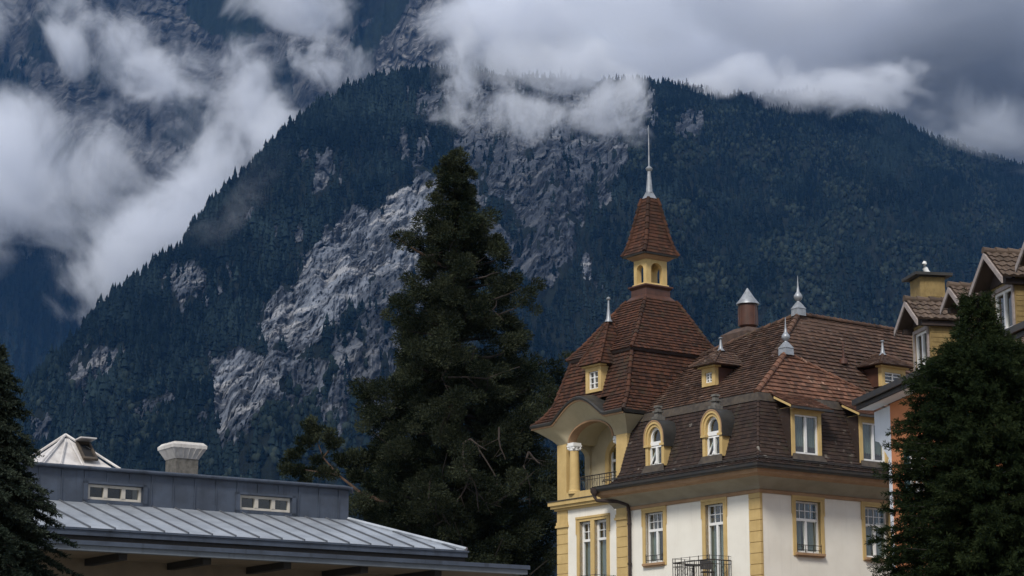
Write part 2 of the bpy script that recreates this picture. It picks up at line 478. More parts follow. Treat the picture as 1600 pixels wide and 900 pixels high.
def window(parent, fr, a0, a1, z0, z1, d=-0.16, transom=None, lights=2, bars=(3, 2), curtain=1.0, open_leaf=False, fw=0.06, surround=None, sill=None, guard=False, name='window', mw=0.045, fmat='winwhite'):
    """white casement (frame mesh) with pane, curtain, surround, sill as sub-parts"""
    w = MB(); gp = MB(); cu = MB()
    for (p0, p1, q0, q1) in ((a0, a0 + fw, z0, z1), (a1 - fw, a1, z0, z1), (a0 + fw, a1 - fw, z0, z0 + fw), (a0 + fw, a1 - fw, z1 - fw, z1)):
        w.box(fr, p0, p1, d - 0.03, d + 0.04, q0, q1)
    zt = z1 - fw
    if transom:
        w.box(fr, a0 + fw, a1 - fw, d - 0.03, d + 0.055, transom - 0.045, transom + 0.045)
        zt = transom - 0.045
        nb, nr = bars
        for i in range(1, nb + 1):
            x = a0 + fw + (a1 - a0 - 2 * fw) * i / (nb + 1)
            w.box(fr, x - 0.012, x + 0.012, d - 0.015, d + 0.02, transom + 0.045, z1 - fw)
        for i in range(1, nr):
            zz = transom + 0.045 + (z1 - fw - transom - 0.045) * i / nr
            w.box(fr, a0 + fw, a1 - fw, d - 0.013, d + 0.018, zz - 0.012, zz + 0.012)
    for i in range(1, lights):
        x = a0 + (a1 - a0) * i / lights
        w.box(fr, x - mw, x + mw, d - 0.028, d + 0.05, z0 + fw, zt)
    if open_leaf:   # a tilted casement leaf
        x0, x1 = a0 + fw, (a0 + a1) / 2 - 0.045
        for (p0, p1, q0, q1) in ((x0, x0 + 0.04, z0 + fw, zt), (x1 - 0.04, x1, z0 + fw, zt)):
            b = [fr(p0, d + 0.05, q0), fr(p1, d + 0.05, q0), fr(p1, d + 0.09, q0), fr(p0, d + 0.09, q0)]
            k = 0.16
            tt = [fr(p0 + k * .6, d - k, q1), fr(p1 + k * .6, d - k, q1), fr(p1 + k * .6, d - k + 0.04, q1), fr(p0 + k * .6, d - k + 0.04, q1)]
            w.frustum(b, tt)
    o = w.build(name, M[fmat], parent)
    gp.face([fr(a0 + 0.03, d - 0.005, z0 + 0.03), fr(a1 - 0.03, d - 0.005, z0 + 0.03), fr(a1 - 0.03, d - 0.005, z1 - 0.03), fr(a0 + 0.03, d - 0.005, z1 - 0.03)])
    gp.build('pane', M['glass'], o)
    # curtain: folded sheet behind the lower lights; dark room behind
    if curtain:
        n = 24
        top = zt if transom else z1
        half = [(a0 + 0.03, a0 + (a1 - a0) * 0.5 * curtain), (a1 - (a1 - a0) * 0.5 * curtain, a1 - 0.03)]
        for (x0, x1) in half:
            xs = np.linspace(x0, x1, n)
            pts = [(x, d - 0.1 + 0.018 * math.sin(x * 70)) for x in xs]
            for p, q in zip(pts[:-1], pts[1:]):
                cu.face([fr(p[0], p[1], z0), fr(q[0], q[1], z0), fr(q[0], q[1], top), fr(p[0], p[1], top)])
        cu.build('curtain', M['curtain'], o)
    dk = MB()
    dk.box(fr, a0 - 0.02, a1 + 0.02, d - 0.5, d - 0.46, z0 - 0.02, z1 + 0.02)
    dk.build('dark_interior', M['dark'], o)
    if surround:
        sw, sd = surround; s = MB(); h0, h1, hz0, hz1 = a0, a1, z0, z1
        bot = hz0 - 0.12 if sill else hz0 - 0.3
        s.box(fr, h0 - sw, h0, -0.2, sd, bot, hz1 + sw); s.box(fr, h1, h1 + sw, -0.2, sd, bot, hz1 + sw)
        s.box(fr, h0, h1, -0.2, sd, hz1, hz1 + sw)
        s.box(fr, h0 - sw - 0.03, h1 + sw + 0.03, 0.002, sd + 0.025, hz1 + sw - 0.06, hz1 + sw + 0.02)
        for x in (h0 - sw - 0.03, h1 + sw - 0.03): s.box(fr, x, x + 0.06, 0.002, sd + 0.012, hz1 - 0.45, hz1 + sw - 0.06)
        if sill: s.box(fr, h0, h1, -0.2, sd - 0.004, bot, hz0 - 0.1)
        s.build('surround', M['yellow'], o)
    if sill:
        s = MB(); s.box(fr, a0 - 0.08, a1 + 0.08, -0.2, 0.13, z0 - 0.1, z0 - 0.02); s.box(fr, a0 - 0.04, a1 + 0.04, -0.2, 0.09, z0 - 0.15, z0 - 0.1)
        s.build('sill', M['ochre'], o)
    if guard:
        s = MB()
        for zz in (z0 + 0.08, z0 + 0.24): s.tube([fr(a0 + 0.02, 0.03, zz), fr(a1 - 0.02, 0.03, zz)], 0.012, 5)
        for x in np.linspace(a0 + 0.03, a1 - 0.03, 4): s.tube([fr(x, 0.03, z0 + 0.0), fr(x, 0.03, z0 + 0.3 if x in (a0 + 0.03, a1 - 0.03) else z0 + 0.24)], 0.012, 5)
        s.build('guard_rail', M['iron'], o)
    return o


def railing(mb, pts, z0, z1, step=0.11, wire=0.14, scroll=True):
    pts = [Vector(p) for p in pts]
    for a, b in zip(pts[:-1], pts[1:]):
        L = (b - a).length; d = (b - a) / L; up = Vector((0, 0, 1))
        for zz, r in ((z1, 0.022), (z1 - 0.13, 0.012), (z0 + 0.06, 0.014), (z1 + wire, 0.008)):
            mb.tube([a + up * zz, b + up * zz], r, 5)
        n = max(2, round(L / step))
        for i in range(n + 1):
            p = a + d * (L * i / n)
            mb.tube([p + up * (z0 + 0.0), p + up * (z1 if i % 4 else z1 + wire + 0.02)], 0.009 if i % 4 else 0.014, 5)
            if scroll and i % 4 == 2 and i < n:
                c = p + up * (z1 - 0.3)
                mb.tube([c + d * (0.1 * math.cos(w)) + up * (0.13 * math.sin(w)) for w in np.linspace(0, math.tau, 11)], 0.008, 4)


def finial(mb, c, h, r, n=12, square=None, ball=False):
    if square:
        c = Vector(c)
        for (hw, z0, hw2, z1) in square:
            b = [c + Vector((x * hw, y * hw, z0)) for x, y in ((-1, -1), (1, -1), (1, 1), (-1, 1))]
            t = [c + Vector((x * hw2, y * hw2, z1)) for x, y in ((-1, -1), (1, -1), (1, 1), (-1, 1))]
            mb.frustum(b, t)
    else:
        if ball:
            mb.lathe(c, [(r * .42, 0), (r * .36, h * .06), (r * .75, h * .12), (r, h * .2), (r * .95, h * .27), (r * .6, h * .35), (r * .34, h * .42), (r * .24, h * .55), (r * .13, h * .75), (r * .05, h)], n)
        else:
            mb.lathe(c, [(r, 0), (r * .6, h * .14), (r * .42, h * .35), (r * .28, h * .6), (r * .2, h * .86), (r * .5, h * .885), (r * .56, h * .93), (r * .3, h * .97), (r * .03, h)], n)
# PART2
# ================================================================== VILLA
def P(u, v, z): return Vector((-u, v, z))
villa = empty('villa', (8.097, 72.0, 0), math.atan2(-0.811, 0.585), 'cream and yellow turreted villa with brown tiled mansard roof beside the dark sequoia', 'villa')
LF = Fr((0, 0, 0), (1, 0, 0), (0, -1, 0))      # left face: a = -u
RF = Fr((0, 0, 0), (0, 1, 0), (1, 0, 0))       # right face: a = v
W1 = (-5.9, -4.93, 8.2, 9.93); DO = (-2.72, -1.8, 7.2, 9.93)
TWA = (-9.65, -9.0, 7.2, 9.94); TWB = (-8.78, -8.07, 7.2, 9.94)
W3 = (1.56, 2.69, 8.25, 9.95); W4 = (4.74, 5.87, 8.25, 9.95); W5 = (8.0, 9.1, 8.25, 9.95)
w = MB()
holed_wall(w, LF, -10.94, 0, 0, 10.45, [W1, DO, TWA, TWB])
holed_wall(w, RF, 0, 14, 0, 10.45, [W3, W4, W5])
w.face([P(10.94, 0, 0), P(10.94, 6, 0), P(10.94, 6, 11), P(10.94, 0, 11)])
w.face([P(10.94, 6, 0), P(8, 14, 0), P(8, 14, 10.6), P(10.94, 6, 10.6)]); w.face([P(0, 14, 0), P(8, 14, 0), P(8, 14, 10.6), P(0, 14, 10.6)])
w.build('wall', M['white'], villa)
# quoin strips with open joints
for (fr, a0, a1, z1, dd) in ((LF, -0.52, 0.03, 10.12, 0.03), (LF, -7.5, -6.9, 9.82, 0.035), (LF, -10.98, -10.36, 9.82, 0.035)):
    q = MB(); z = 6.0
    q.box(fr, a0 + 0.02, a1 - 0.02, -0.1, dd - 0.02, 5.8, z1)
    while z < z1 - 0.05:
        q.box(fr, a0, a1, -0.05, dd, z + 0.012, min(z + 0.345, z1)); z += 0.357
    q.build('quoin_strip', M['yellow'], villa)
for (a0, a1) in ((-7.5, -6.9), (-10.98, -10.36)):
    q = MB()
    q.box(LF, a0 - 0.05, a1 + 0.05, -0.05, 0.09, 9.82, 9.9); q.box(LF, a0 - 0.02, a1 + 0.02, -0.05, 0.06, 9.9, 10.02)
    q.box(LF, a0, a1, -0.05, 0.03, 10.02, 10.46)
    q.build('pilaster_capital', M['yellow'], villa)
# eaves: moulding, cove, edge, gutter
def sweep(name, prof, mat, uL=7.62, vR=14.0, cap=True):
    mb = MB()
    L = [[P(uL, -d, z), P(-d, -d, z), P(-d, vR, z)] for d, z in prof]
    for i in range(len(L) - 1): mb.loft(L[i], L[i + 1])
    if cap: mb.face([l[0] for l in L] + [P(uL, 0, prof[-1][1]), P(uL, 0, prof[0][1])])
    return mb.build(name, mat, villa)
sweep('moulding', [(0, 10.1), (0.06, 10.11), (0.075, 10.2), (0.03, 10.23)], M['ochre'], cap=False, uL=6.9)
sweep('eaves_cove', [(0.03, 10.23), (0.07, 10.28), (0.16, 10.35), (0.3, 10.43), (0.46, 10.505), (0.62, 10.56)], M['cove'])
sweep('eaves_moulding', [(0.62, 10.56), (0.66, 10.6), (0.8, 10.64), (0.83, 10.73), (0.84, 10.78)], M['ochre'])
gt = sweep('gutter', [(0.84, 10.78), (0.9, 10.765), (0.97, 10.79), (1.01, 10.84), (1.02, 10.92), (1.04, 10.94), (1.0, 10.95), (0.84, 10.96), (0.78, 11.0)], M['gutter'])
sn = MB()
for dd, zz in ((0.74, 11.14), (0.66, 11.2)):
    sn.tube([P(7.4, -dd, zz), P(-dd, -dd, zz)], 0.016, 5); sn.tube([P(-dd, -dd, zz), P(-dd, 14, zz)], 0.016, 5)
for k in range(26):
    u = 7.3 - k * 0.33
    sn.tube([P(u, -0.62, 11.1), P(u, -0.76, 11.16)], 0.014, 4); sn.tube([P(-0.62, -0.6 + k * 0.33, 11.1), P(-0.76, -0.6 + k * 0.33, 11.16)], 0.014, 4)
sn.build('snow_guard', M['gutter'], villa)
# downpipe with swan neck
dp = MB()
dp.tube([P(7.55, -0.95, 10.78), P(7.55, -0.95, 10.6), P(7.5, -0.9, 10.47), P(7.0, -0.35, 10.42), P(6.74, -0.13, 10.3), P(6.68, -0.1, 10.05), P(6.68, -0.1, 2)], 0.062, 8)
for z in (9.6, 8.2): dp.lathe(P(6.68, -0.1, z), [(0.08, 0), (0.08, 0.06)], 8)
dp.lathe(P(7.55, -0.95, 10.62), [(0.06, 0), (0.15, 0.14), (0.16, 0.28)], 8)
dp.build('downpipe', M['brownwood'], villa, smooth=True)
# mansard
ms = MB()
prof = [(0.84, 10.97), (0.52, 11.17), (0.32, 11.42), (-0.38, 13.5)]
for (d0, z0), (d1, z1) in zip(prof[:-1], prof[1:]):
    tiles(ms, [P(6.9, -d0, z0), P(-d0, -d0, z0), P(-d1, -d1, z1), P(6.9, -d1, z1)], 0.135, 0.155, 0.022, out=(0, -1, 0.5))
    tiles(ms, [P(-d0, -d0, z0), P(-d0, 13.6, z0), P(-d1, 13.6, z1), P(-d1, -d1, z1)], 0.135, 0.155, 0.022, out=(1, 0, 0.5))
hip(ms, [P(-0.84, -0.84, 10.97), P(-0.52, -0.52, 11.17), P(-0.32, -0.32, 11.42), P(0.38, 0.38, 13.5)], 0.05, 0.2, 0.0)
ms.build('mansard_roof', M['tile_dark'], villa)
fl = MB()   # lead flashing band under the upper eaves, and the deck
fl.loft([P(6.9, 0.24, 13.22), P(0.24, 0.24, 13.22), P(0.24, 13.6, 13.22)], [P(6.9, 0.32, 13.5), P(0.3, 0.3, 13.5), P(0.3, 13.6, 13.5)])
fl.build('flashing', M['leadwarm'], villa)
# upper roof
SL = 0.78
def zl(v): return 13.52 + SL * (v - 0.36)
ur = MB()
tiles(ur, [P(7.3, .36, zl(.36)), P(.42, .36, zl(.36)), P(1.25, 2.5, zl(2.5)), P(7.3, 2.5, zl(2.5))], 0.18, 0.18, 0.05, jit=0.01)
tiles(ur, [P(7.3, 2.5, zl(2.5)), P(1.85, 2.5, zl(2.5)), P(3.23, 5, zl(5)), P(4.85, 4.45, zl(4.45)), P(7.3, 3.4, zl(3.4))], 0.18, 0.18, 0.05, jit=0.01)
tiles(ur, [P(.66, .36, 13.52), P(3.23, 5, zl(5)), P(3.5, 14, zl(5)), P(.9, 14, 13.52)], 0.18, 0.18, 0.05, jit=0.01, out=(1, 0, .7))
ur.face([P(3.23, 5, 17.13), P(3.5, 14, 17.13), P(7, 14, 14), P(7, 8, 14)], [(3.5, .5)] * 4)
ur.face([P(3.23, 5, 17.13), P(7, 8, 14), P(7.3, 3.4, zl(3.4) - .02), P(4.85, 4.45, zl(4.45) - .02)], [(3.5, .5)] * 4)
hip(ur, [P(1.7, 2.25, zl(2.25)), P(3.23, 5, zl(5))], 0.095, 0.3)
hip(ur, [P(3.23, 5, zl(5)), P(3.5, 14, zl(5))], 0.08, 0.3)
hip(ur, [P(3.23, 5, zl(5)), P(4.85, 4.45, zl(4.45)), P(7.3, 3.4, zl(3.4))], 0.07, 0.3)
ur.build('upper_roof', M['tile_brown'], villa)
pv = MB()
tiles(pv, [P(.42, .36, 13.52), P(1.25, 2.5, 15.19), P(.67, 5.6, 14.02), P(.42, 5.75, 13.52)], 0.165, 0.18, 0.045, jit=0.009, out=(1, 0, .5))
pv.face([P(1.25, 2.5, 15.19), P(1.9, 2.5, 15.19), P(1.05, 6.0, 14.02), P(.67, 5.6, 14.02)], [(9.5, .5)] * 4)
hip(pv, [P(.40, .34, 13.5), P(1.25, 2.5, 15.19)], 0.095, 0.3)
hip(pv, [P(1.25, 2.5, 15.19), P(.67, 5.6, 14.02)], 0.06, 0.3)
pv.build('hipped_roof', M['tile_orange'], villa)
# eave strip of the upper roof
es = MB(); es.loft([P(6.4, .33, 13.44), P(.39, .33, 13.44), P(.39, 13.6, 13.44)], [P(6.4, .31, 13.52), P(.37, .31, 13.52), P(.37, 13.6, 13.52)])
es.loft([P(6.4, .33, 13.44), P(.39, .33, 13.44), P(.39, 13.6, 13.44)], [P(6.4, .5, 13.44), P(.5, .5, 13.44), P(.5, 13.6, 13.44)])
es.build('eave_board', M['gutter'], villa)
# ridge finials
f = MB(); b = P(3.23, 5.0, 17.08)
finial(f, b, 0.4, 0.3, square=[(0.19, 0, 0.18, 0.26), (0.2, 0.26, 0.06, 0.5)]); finial(f, b + Vector((0, 0, 0.48)), 1.0, 0.16, ball=True)
f.build('finial', M['zincwhite'], villa, smooth=True)
f = MB(); b = P(1.25, 2.5, 15.1)
finial(f, b, 0.4, 0.3, square=[(0.19, 0, 0.18, 0.24), (0.2, 0.24, 0.06, 0.46)]); finial(f, b + Vector((0, 0, 0.44)), 0.9, 0.15, ball=True)
f.build('finial', M['zincwhite'], villa, smooth=True)
# small vent pipe on the roof
vp = MB(); b = P(1.95, 5.9, 15.35); vp.lathe(b, [(0.16, -0.1), (0.15, 0.06), (0.045, 0.12), (0.04, 0.62), (0.05, 0.63), (0.05, 0.66)], 10)
vp.build('vent_pipe', M['redmetal'], villa, smooth=True)
# chimney
ch = MB()
cb = [P(5.4, 4.45, 15.5), P(6.85, 4.45, 15.5), P(6.85, 5.75, 15.5), P(5.4, 5.75, 15.5)]
c2 = [p + Vector((0, 0, 1.35)) for p in cb]
ch.frustum(cb, c2)
ch.frustum(c2, [P(5.62, 4.7, 17.05), P(6.4, 4.7, 17.05), P(6.4, 5.45, 17.05), P(5.62, 5.45, 17.05)])
cho = ch.build('chimney', M['brick'], villa)
dr = MB(); dr.lathe(P(5.98, 5.05, 0), [(0.25, 16.95), (0.25, 17.06), (0.35, 17.16), (0.35, 17.92), (0.32, 17.94), (0.32, 17.98)], 18)
for k in range(8): dr.tube([P(5.98, 5.05, 0) + Vector((0.358 * math.cos(k * .785), 0.358 * math.sin(k * .785), z)) for z in (17.16, 17.92)], 0.013, 4)
dr.build('flue_drum', M['redmetal'], cho, smooth=True)
cc = MB(); cc.lathe(P(5.98, 5.05, 0), [(0.33, 17.94), (0.43, 17.96), (0.42, 18.0), (0.26, 18.2), (0.13, 18.4), (0.02, 18.58)], 18)
cc.build('cone_cap', M['zincwhite'], cho, smooth=True)

# windows of the two faces
window(villa, LF, *W1[:2], *W1[2:], transom=9.32, bars=(3, 2), surround=(0.15, 0.035), sill=True, guard=True, curtain=0.55)
window(villa, LF, *DO[:2], *DO[2:], transom=9.28, bars=(2, 2), surround=(0.16, 0.035), name='balcony_door', lights=2, curtain=0.95)
for k, q in enumerate((TWA, TWB)):
    window(villa, LF, *q[:2], *q[2:], transom=9.26, bars=(1, 2), lights=1, name='balcony_door', curtain=0.98, fw=0.085)
ts = MB()
for (a0, a1) in ((-9.81, -9.65), (-9.0, -8.78), (-8.07, -7.92)): ts.box(LF, a0, a1, -0.22, 0.035, 7.0, 9.94)
ts.box(LF, -9.81, -7.92, -0.22, 0.036, 9.94, 10.1); ts.box(LF, -9.84, -7.89, 0.002, 0.065, 10.04, 10.12)
for x in (-9.84, -7.95): ts.box(LF, x, x + 0.06, 0.002, 0.05, 9.5, 10.04)
ts.build('window_surround', M['yellow'], villa)
window(villa, RF, *W3[:2], *W3[2:], transom=9.34, bars=(3, 2), surround=(0.14, 0.035), sill=True, guard=True, open_leaf=True, curtain=0.85)
window(villa, RF, *W4[:2], *W4[2:], transom=9.34, bars=(3, 2), surround=(0.14, 0.035), sill=True, open_leaf=True, curtain=0.85)
window(villa, RF, *W5[:2], *W5[2:], transom=9.34, bars=(3, 2), surround=(0.14, 0.035), sill=True, curtain=0.85)

# arched dormers of the left face
def arched_dormer(c):
    d = MB(); fd = 0.46
    for s_ in (-1, 1):
        a0, a1 = sorted((c + s_ * 0.36, c + s_ * 0.5)); d.box(LF, a0, a1, -0.35, fd, 11.42, 12.12)
    d.box(LF, c - 0.55, c + 0.55, -0.3, fd + 0.05, 12.12, 12.2) if False else None
    for s_ in (-1, 1):
        a0, a1 = sorted((c + s_ * 0.3, c + s_ * 0.56)); d.box(LF, a0, a1, -0.3, fd + 0.05, 12.12, 12.2)
    arch_ring(d, LF, c, 0.33, 0.5, 12.2, 12.4, 0.4, 0.58, -0.3, fd)
    arch_ring(d, LF, c, 0.43, 0.5, 12.2, 12.4, 0.5, 0.585, fd - 0.01, fd + 0.045)
    do = d.build('arched_dormer', M['yellow'], villa)
    tr_ = MB(); arch_ring(tr_, LF, c, 0.5, 0.545, 12.2, 12.4, 0.585, 0.63, fd - 0.02, fd + 0.06); tr_.build('arch_trim', M['ochre'], do)
    h_ = MB(); arch_ring(h_, LF, c, 0.545, 0.575, 12.08, 12.4, 0.63, 0.67, -0.7, fd + 0.05)
    h_.face([LF(c - 0.5, -0.3, 11.42), LF(c - 0.5, fd - .02, 11.42), LF(c - 0.5, fd - .02, 12.1), LF(c - 0.5, -0.3, 12.1)])
    # swept flashing at both sides and apron under the sill
    for s_ in (-1, 1):
        h_.face([LF(c + s_ * 0.57, 0.1, 12.1), LF(c + s_ * 0.57, -0.35, 13.2), LF(c + s_ * 0.95, -0.37, 13.35), LF(c + s_ * 0.63, 0.13, 12.1)])
    h_.build('lead_hood', M['lead'], do, smooth=True)
    ap = MB(); b = [LF(c - 0.62, 0.56, 11.2), LF(c + 0.62, 0.56, 11.2), LF(c + 0.5, 0.47, 11.46), LF(c - 0.5, 0.47, 11.46)]
    ap.prism(b, (0, -0.03, 0.02)); ap.build('apron_flashing', M['leadwarm'], do)
    window(villa, LF, c - 0.355, c + 0.355, 11.48, 12.14, d=0.32, lights=2, curtain=0.0, fw=0.05, name='dormer_window', open_leaf=True)
    w_ = MB(); arch_ring(w_, LF, c, 0.27, 0.335, 12.3, 12.4, 0.31, 0.4, 0.27, 0.35); w_.box(LF, c - 0.33, c + 0.33, 0.25, 0.37, 12.16, 12.3)
    wo = w_.build('fanlight', M['winwhite'], do)
    g_ = MB(); A = arch_pts(c, 0.3, 12.4, 0.34)
    g_.face([LF(c - 0.3, 0.29, 12.2)] + [LF(p, 0.29, q) for p, q in A] + [LF(c + 0.3, 0.29, 12.2)]); g_.build('pane', M['glass'], do)
    k_ = MB(); k_.face([LF(c - 0.34, 0.18, 12.15)] + [LF(p, 0.18, q) for p, q in arch_pts(c, 0.34, 12.4, 0.42)] + [LF(c + 0.34, 0.18, 12.15)]); k_.build('dark_interior', M['dark'], do)
    st = MB(); b = LF(c, 0.28, 13.03)
    finial(st, b, 0, 0, square=[(0.17, 0, 0.17, 0.13), (0.11, 0.13, 0.09, 0.28), (0.14, 0.28, 0.14, 0.33), (0.085, 0.33, 0.075, 0.45), (0.11, 0.45, 0.1, 0.52)])
    st.build('stone_finial', M['stone'], do)
for c in (-4.8, -1.78): arched_dormer(c)

# tall dormers of the right face
def wall_dormer(v0, v1):
    d = MB(); fd = 0.43
    d.box(RF, v0, v0 + 0.14, -0.2, fd, 11.36, 12.98); d.box(RF, v1 - 0.14, v1, -0.2, fd, 11.36, 12.98)
    d.box(RF, v0 + 0.14, v1 - 0.14, -0.2, fd - 0.004, 12.76, 12.98)
    d.box(RF, v0 - 0.02, v1 + 0.1, -0.1, fd + 0.08, 12.9, 12.985)
    do = d.build('flat_dormer', M['yellow'], villa)
    for a in (v0 - 0.03, v1):
        ck = MB(); ck.box(RF, a, a + 0.03, -0.6, fd - 0.05, 11.3, 12.97); ck.build('cheek', M['tile_dark'], do)
    r_ = MB(); A0, A1 = v0 - 0.24, v1 + 0.3
    tiles(r_, [RF(A0, fd + 0.26, 12.99), RF(A1, fd + 0.26, 12.99), RF(A1, -0.5, 13.6), RF(A0, -0.5, 13.6)], 0.165, 0.18, 0.035, out=(1, 0, 1))
    r_.build('dormer_roof', M['tile_orange'], do)
    b_ = MB(); b_.prism([RF(A0 - 0.02, fd + 0.27, 12.93), RF(A0 - 0.02, fd + 0.27, 13.0), RF(A0 - 0.02, -0.1, 13.37), RF(A0 - 0.02, -0.1, 13.3)], (0, -0.03, 0))
    b_.build('bargeboard', M['yellow'], do)
    e_ = MB(); e_.box(RF, A0, A1, fd + 0.22, fd + 0.3, 12.9, 12.975); e_.build('eave_gutter', M['gutter'], do)
    ap = MB(); ap.prism([RF(v0 - 0.12, 0.56, 11.18), RF(v1 + 0.12, 0.56, 11.18), RF(v1, 0.44, 11.42), RF(v0, 0.44, 11.42)], (0.03, 0, 0.02)); ap.build('apron_flashing', M['leadwarm'], do)
    window(villa, RF, v0 + 0.14, v1 - 0.14, 11.46, 12.76, d=0.33, lights=2, curtain=1.0, fw=0.055, name='dormer_window')
for a in (1.1, 4.22, 8.4): wall_dormer(a, a + 1.34)

# little hipped dormers on roof slopes; each: front box, hip roof, finial, window
def hip_dormer(fr, a0, a1, z0, z1, fd, back, rise, win, apex_d, fin=0.55, mat='tile_red', over=0.18, side='redmetal'):
    d = MB(); t = 0.17
    d.box(fr, a0, a0 + t, fd - 0.16, fd, z0, z1); d.box(fr, a1 - t, a1, fd - 0.16, fd, z0, z1)
    d.box(fr, a0 + t, a1 - t, fd - 0.16, fd, z1 - 0.16, z1); d.box(fr, a0 + t, a1 - t, fd - 0.16, fd, z0, z0 + 0.12)
    d.box(fr, a0 - 0.1, a1 + 0.1, fd - 0.2, fd + 0.1, z1, z1 + 0.06)
    do = d.build('roof_dormer', M['yellow'], villa)
    for a in (a0, a1 - 0.02):
        s_ = MB(); s_.box(fr, a + .002, a + 0.018, back, fd - 0.16, z0, z1); s_.build('cheek', M[side], do)
    r_ = MB(); zz = z1 + 0.07; o_ = over; am = (a0 + a1) / 2
    ap = fr(am, apex_d, zz + rise)
    L, Rr, bl, br = fr(a0 - o_, fd + o_, zz), fr(a1 + o_, fd + o_, zz), fr(a0 - o_, back, zz), fr(a1 + o_, back, zz)
    rb = fr(am, back, zz + rise)
    tiles(r_, [L, Rr, ap], 0.14, 0.15, 0.025, out=fr.n + Vector((0, 0, .5)))
    if (rb - ap).length > 0.05:
        tiles(r_, [Rr, br, rb, ap], 0.14, 0.15, 0.025, out=fr.ex + Vector((0, 0, .5))); tiles(r_, [bl, L, ap, rb], 0.14, 0.15, 0.025, out=-fr.ex + Vector((0, 0, .5)))
        hip(r_, [ap, rb], 0.05, 0.25)
    else:
        tiles(r_, [Rr, br, ap], 0.14, 0.15, 0.025, out=fr.ex + Vector((0, 0, .5))); tiles(r_, [bl, L, ap], 0.14, 0.15, 0.025, out=-fr.ex + Vector((0, 0, .5)))
    for c in (L, Rr): hip(r_, [c, ap], 0.05, 0.22)
    r_.face([L, Rr, br, bl])
    r_.build('hip_roof', M[mat], do)
    f_ = MB(); finial(f_, ap + Vector((0, 0, -0.03)), fin, 0.15); f_.build('finial', M['zincwhite'], do, smooth=True)
    window(villa, fr, a0 + t, a1 - t, z0 + 0.12, z1 - 0.16, d=fd - 0.1, lights=2, transom=None, curtain=0.0, fw=0.04, name='dormer_window', mw=0.022)
    wb = MB()
    for k in (1, 2): wb.box(fr, a0 + t, a1 - t, fd - 0.11, fd - 0.07, z0 + .12 + (z1 - z0 - .28) * k / 3 - .014, z0 + .12 + (z1 - z0 - .28) * k / 3 + .014)
    wb.build('glazing_bar', M['winwhite'], do)
hip_dormer(LF, -4.12, -3.42, 14.24, 14.88, -1.15, -2.3, 0.62, None, -1.75, 0.5, 'tile_brown', over=0.3)
hip_dormer(RF, 6.75, 7.95, 14.42, 15.1, -0.95, -2.0, 0.5, None, -1.45, 0.55, 'tile_brown', over=0.3)

# ------------------------------------------------------------------ tower
def rect(t):
    u0, u1, v0, v1, z = t
    return [P(u0, v0, z), P(u1, v0, z), P(u1, v1, z), P(u0, v1, z)]
OUT = [(0, -1, .3), (-1, 0, .3), (0, 1, .3), (1, 0, .3)]
def tier(mb, lo, hi, g=0.14, wd=0.15, lift=0.036, gap=0):
    A, B = rect(lo), rect(hi)
    for i in range(4):
        if gap and i == 0:      # the front is open where the eyebrow hood rises
            c = 8.95
            for u0, u1, k in ((A[0], B[0], -gap), (A[1], B[1], gap)):
                pa, pb = P(c + k, A[0].y, A[0].z), P(c + k, B[0].y, B[0].z)
                tiles(mb, [u0, pa, pb, u1], g, wd, lift, out=OUT[0])
            continue
        tiles(mb, [A[i], A[(i + 1) % 4], B[(i + 1) % 4], B[i]], g, wd, lift, out=OUT[i])
    for i in range(4): hip(mb, [A[i], B[i]], 0.07, 0.26, 0.02)
T0 = (6.3, 11.72, -.62, 5.5, 13.6); T1 = (6.48, 11.36, -.42, 5.25, 13.82); T1b = (6.68, 11.05, -.1, 5.0, 14.3); T2 = (7.07, 10.62, .42, 4.5, 15.95)
tr_ = MB()
tier(tr_, T0, T1, gap=1.28); tier(tr_, T1, T1b, gap=1.15); tier(tr_, T1b, T2)
tro = tr_.build('tower_roof', M['tile_red'], villa)
T3 = (6.95, 10.75, .3, 4.62, 16.03); T4 = (7.3, 10.36, .8, 4.25, 16.6); T5 = (8.22, 9.35, 2.02, 3.5, 18.25)
tu = MB(); tier(tu, T3, T4); tier(tu, T4, T5)
tu.build('pyramid_roof', M['tile_red'], villa)
so = MB(); so.frustum(rect((7.0, 10.7, .35, 4.57, 15.93)), rect(T3)); so.build('roof_soffit', M['brownwood'], villa)
sk = MB(); sk.frustum(rect((8.18, 9.39, 1.98, 3.54, 18.22)), rect((8.35, 9.22, 2.16, 3.32, 18.42))); sk.frustum(rect((8.35, 9.22, 2.16, 3.32, 18.42)), rect((8.35, 9.22, 2.16, 3.32, 18.66)))
sk.frustum(rect((8.35, 9.22, 2.16, 3.32, 18.66)), rect((8.26, 9.31, 2.07, 3.41, 18.75)), cap=False); sk.frustum(rect((8.26, 9.31, 2.07, 3.41, 18.75)), rect((8.26, 9.31, 2.07, 3.41, 18.8)))
sk.build('sheet_metal_skirt', M['redmetal'], villa)
la = MB(); lu0, lu1, lv0, lv1 = 8.42, 9.15, 2.24, 3.24
FRS = [(Fr(P(0, lv0, 0), (1, 0, 0), (0, -1, 0)), -lu1, -lu0), (Fr(P(0, lv1, 0), (1, 0, 0), (0, 1, 0)), -lu1, -lu0),
       (Fr(P(lu0, 0, 0), (0, 1, 0), (1, 0, 0)), lv0, lv1), (Fr(P(lu1, 0, 0), (0, 1, 0), (-1, 0, 0)), lv0, lv1)]
for fr, a0, a1 in FRS:
    ins = 0.0 if a0 < 0 else 0.16
    arch_wall(la, fr, a0 + ins, a1 - ins, 18.8, 19.8, (a0 + a1) / 2, (a1 - a0) * 0.27, 18.9, 19.4, (a1 - a0) * 0.27, -0.16, 0.0)
la.frustum(rect((8.36, 9.21, 2.17, 3.31, 18.801)), rect((8.38, 9.19, 2.2, 3.28, 18.87)))
lao = la.build('lantern', M['yellow'], villa)
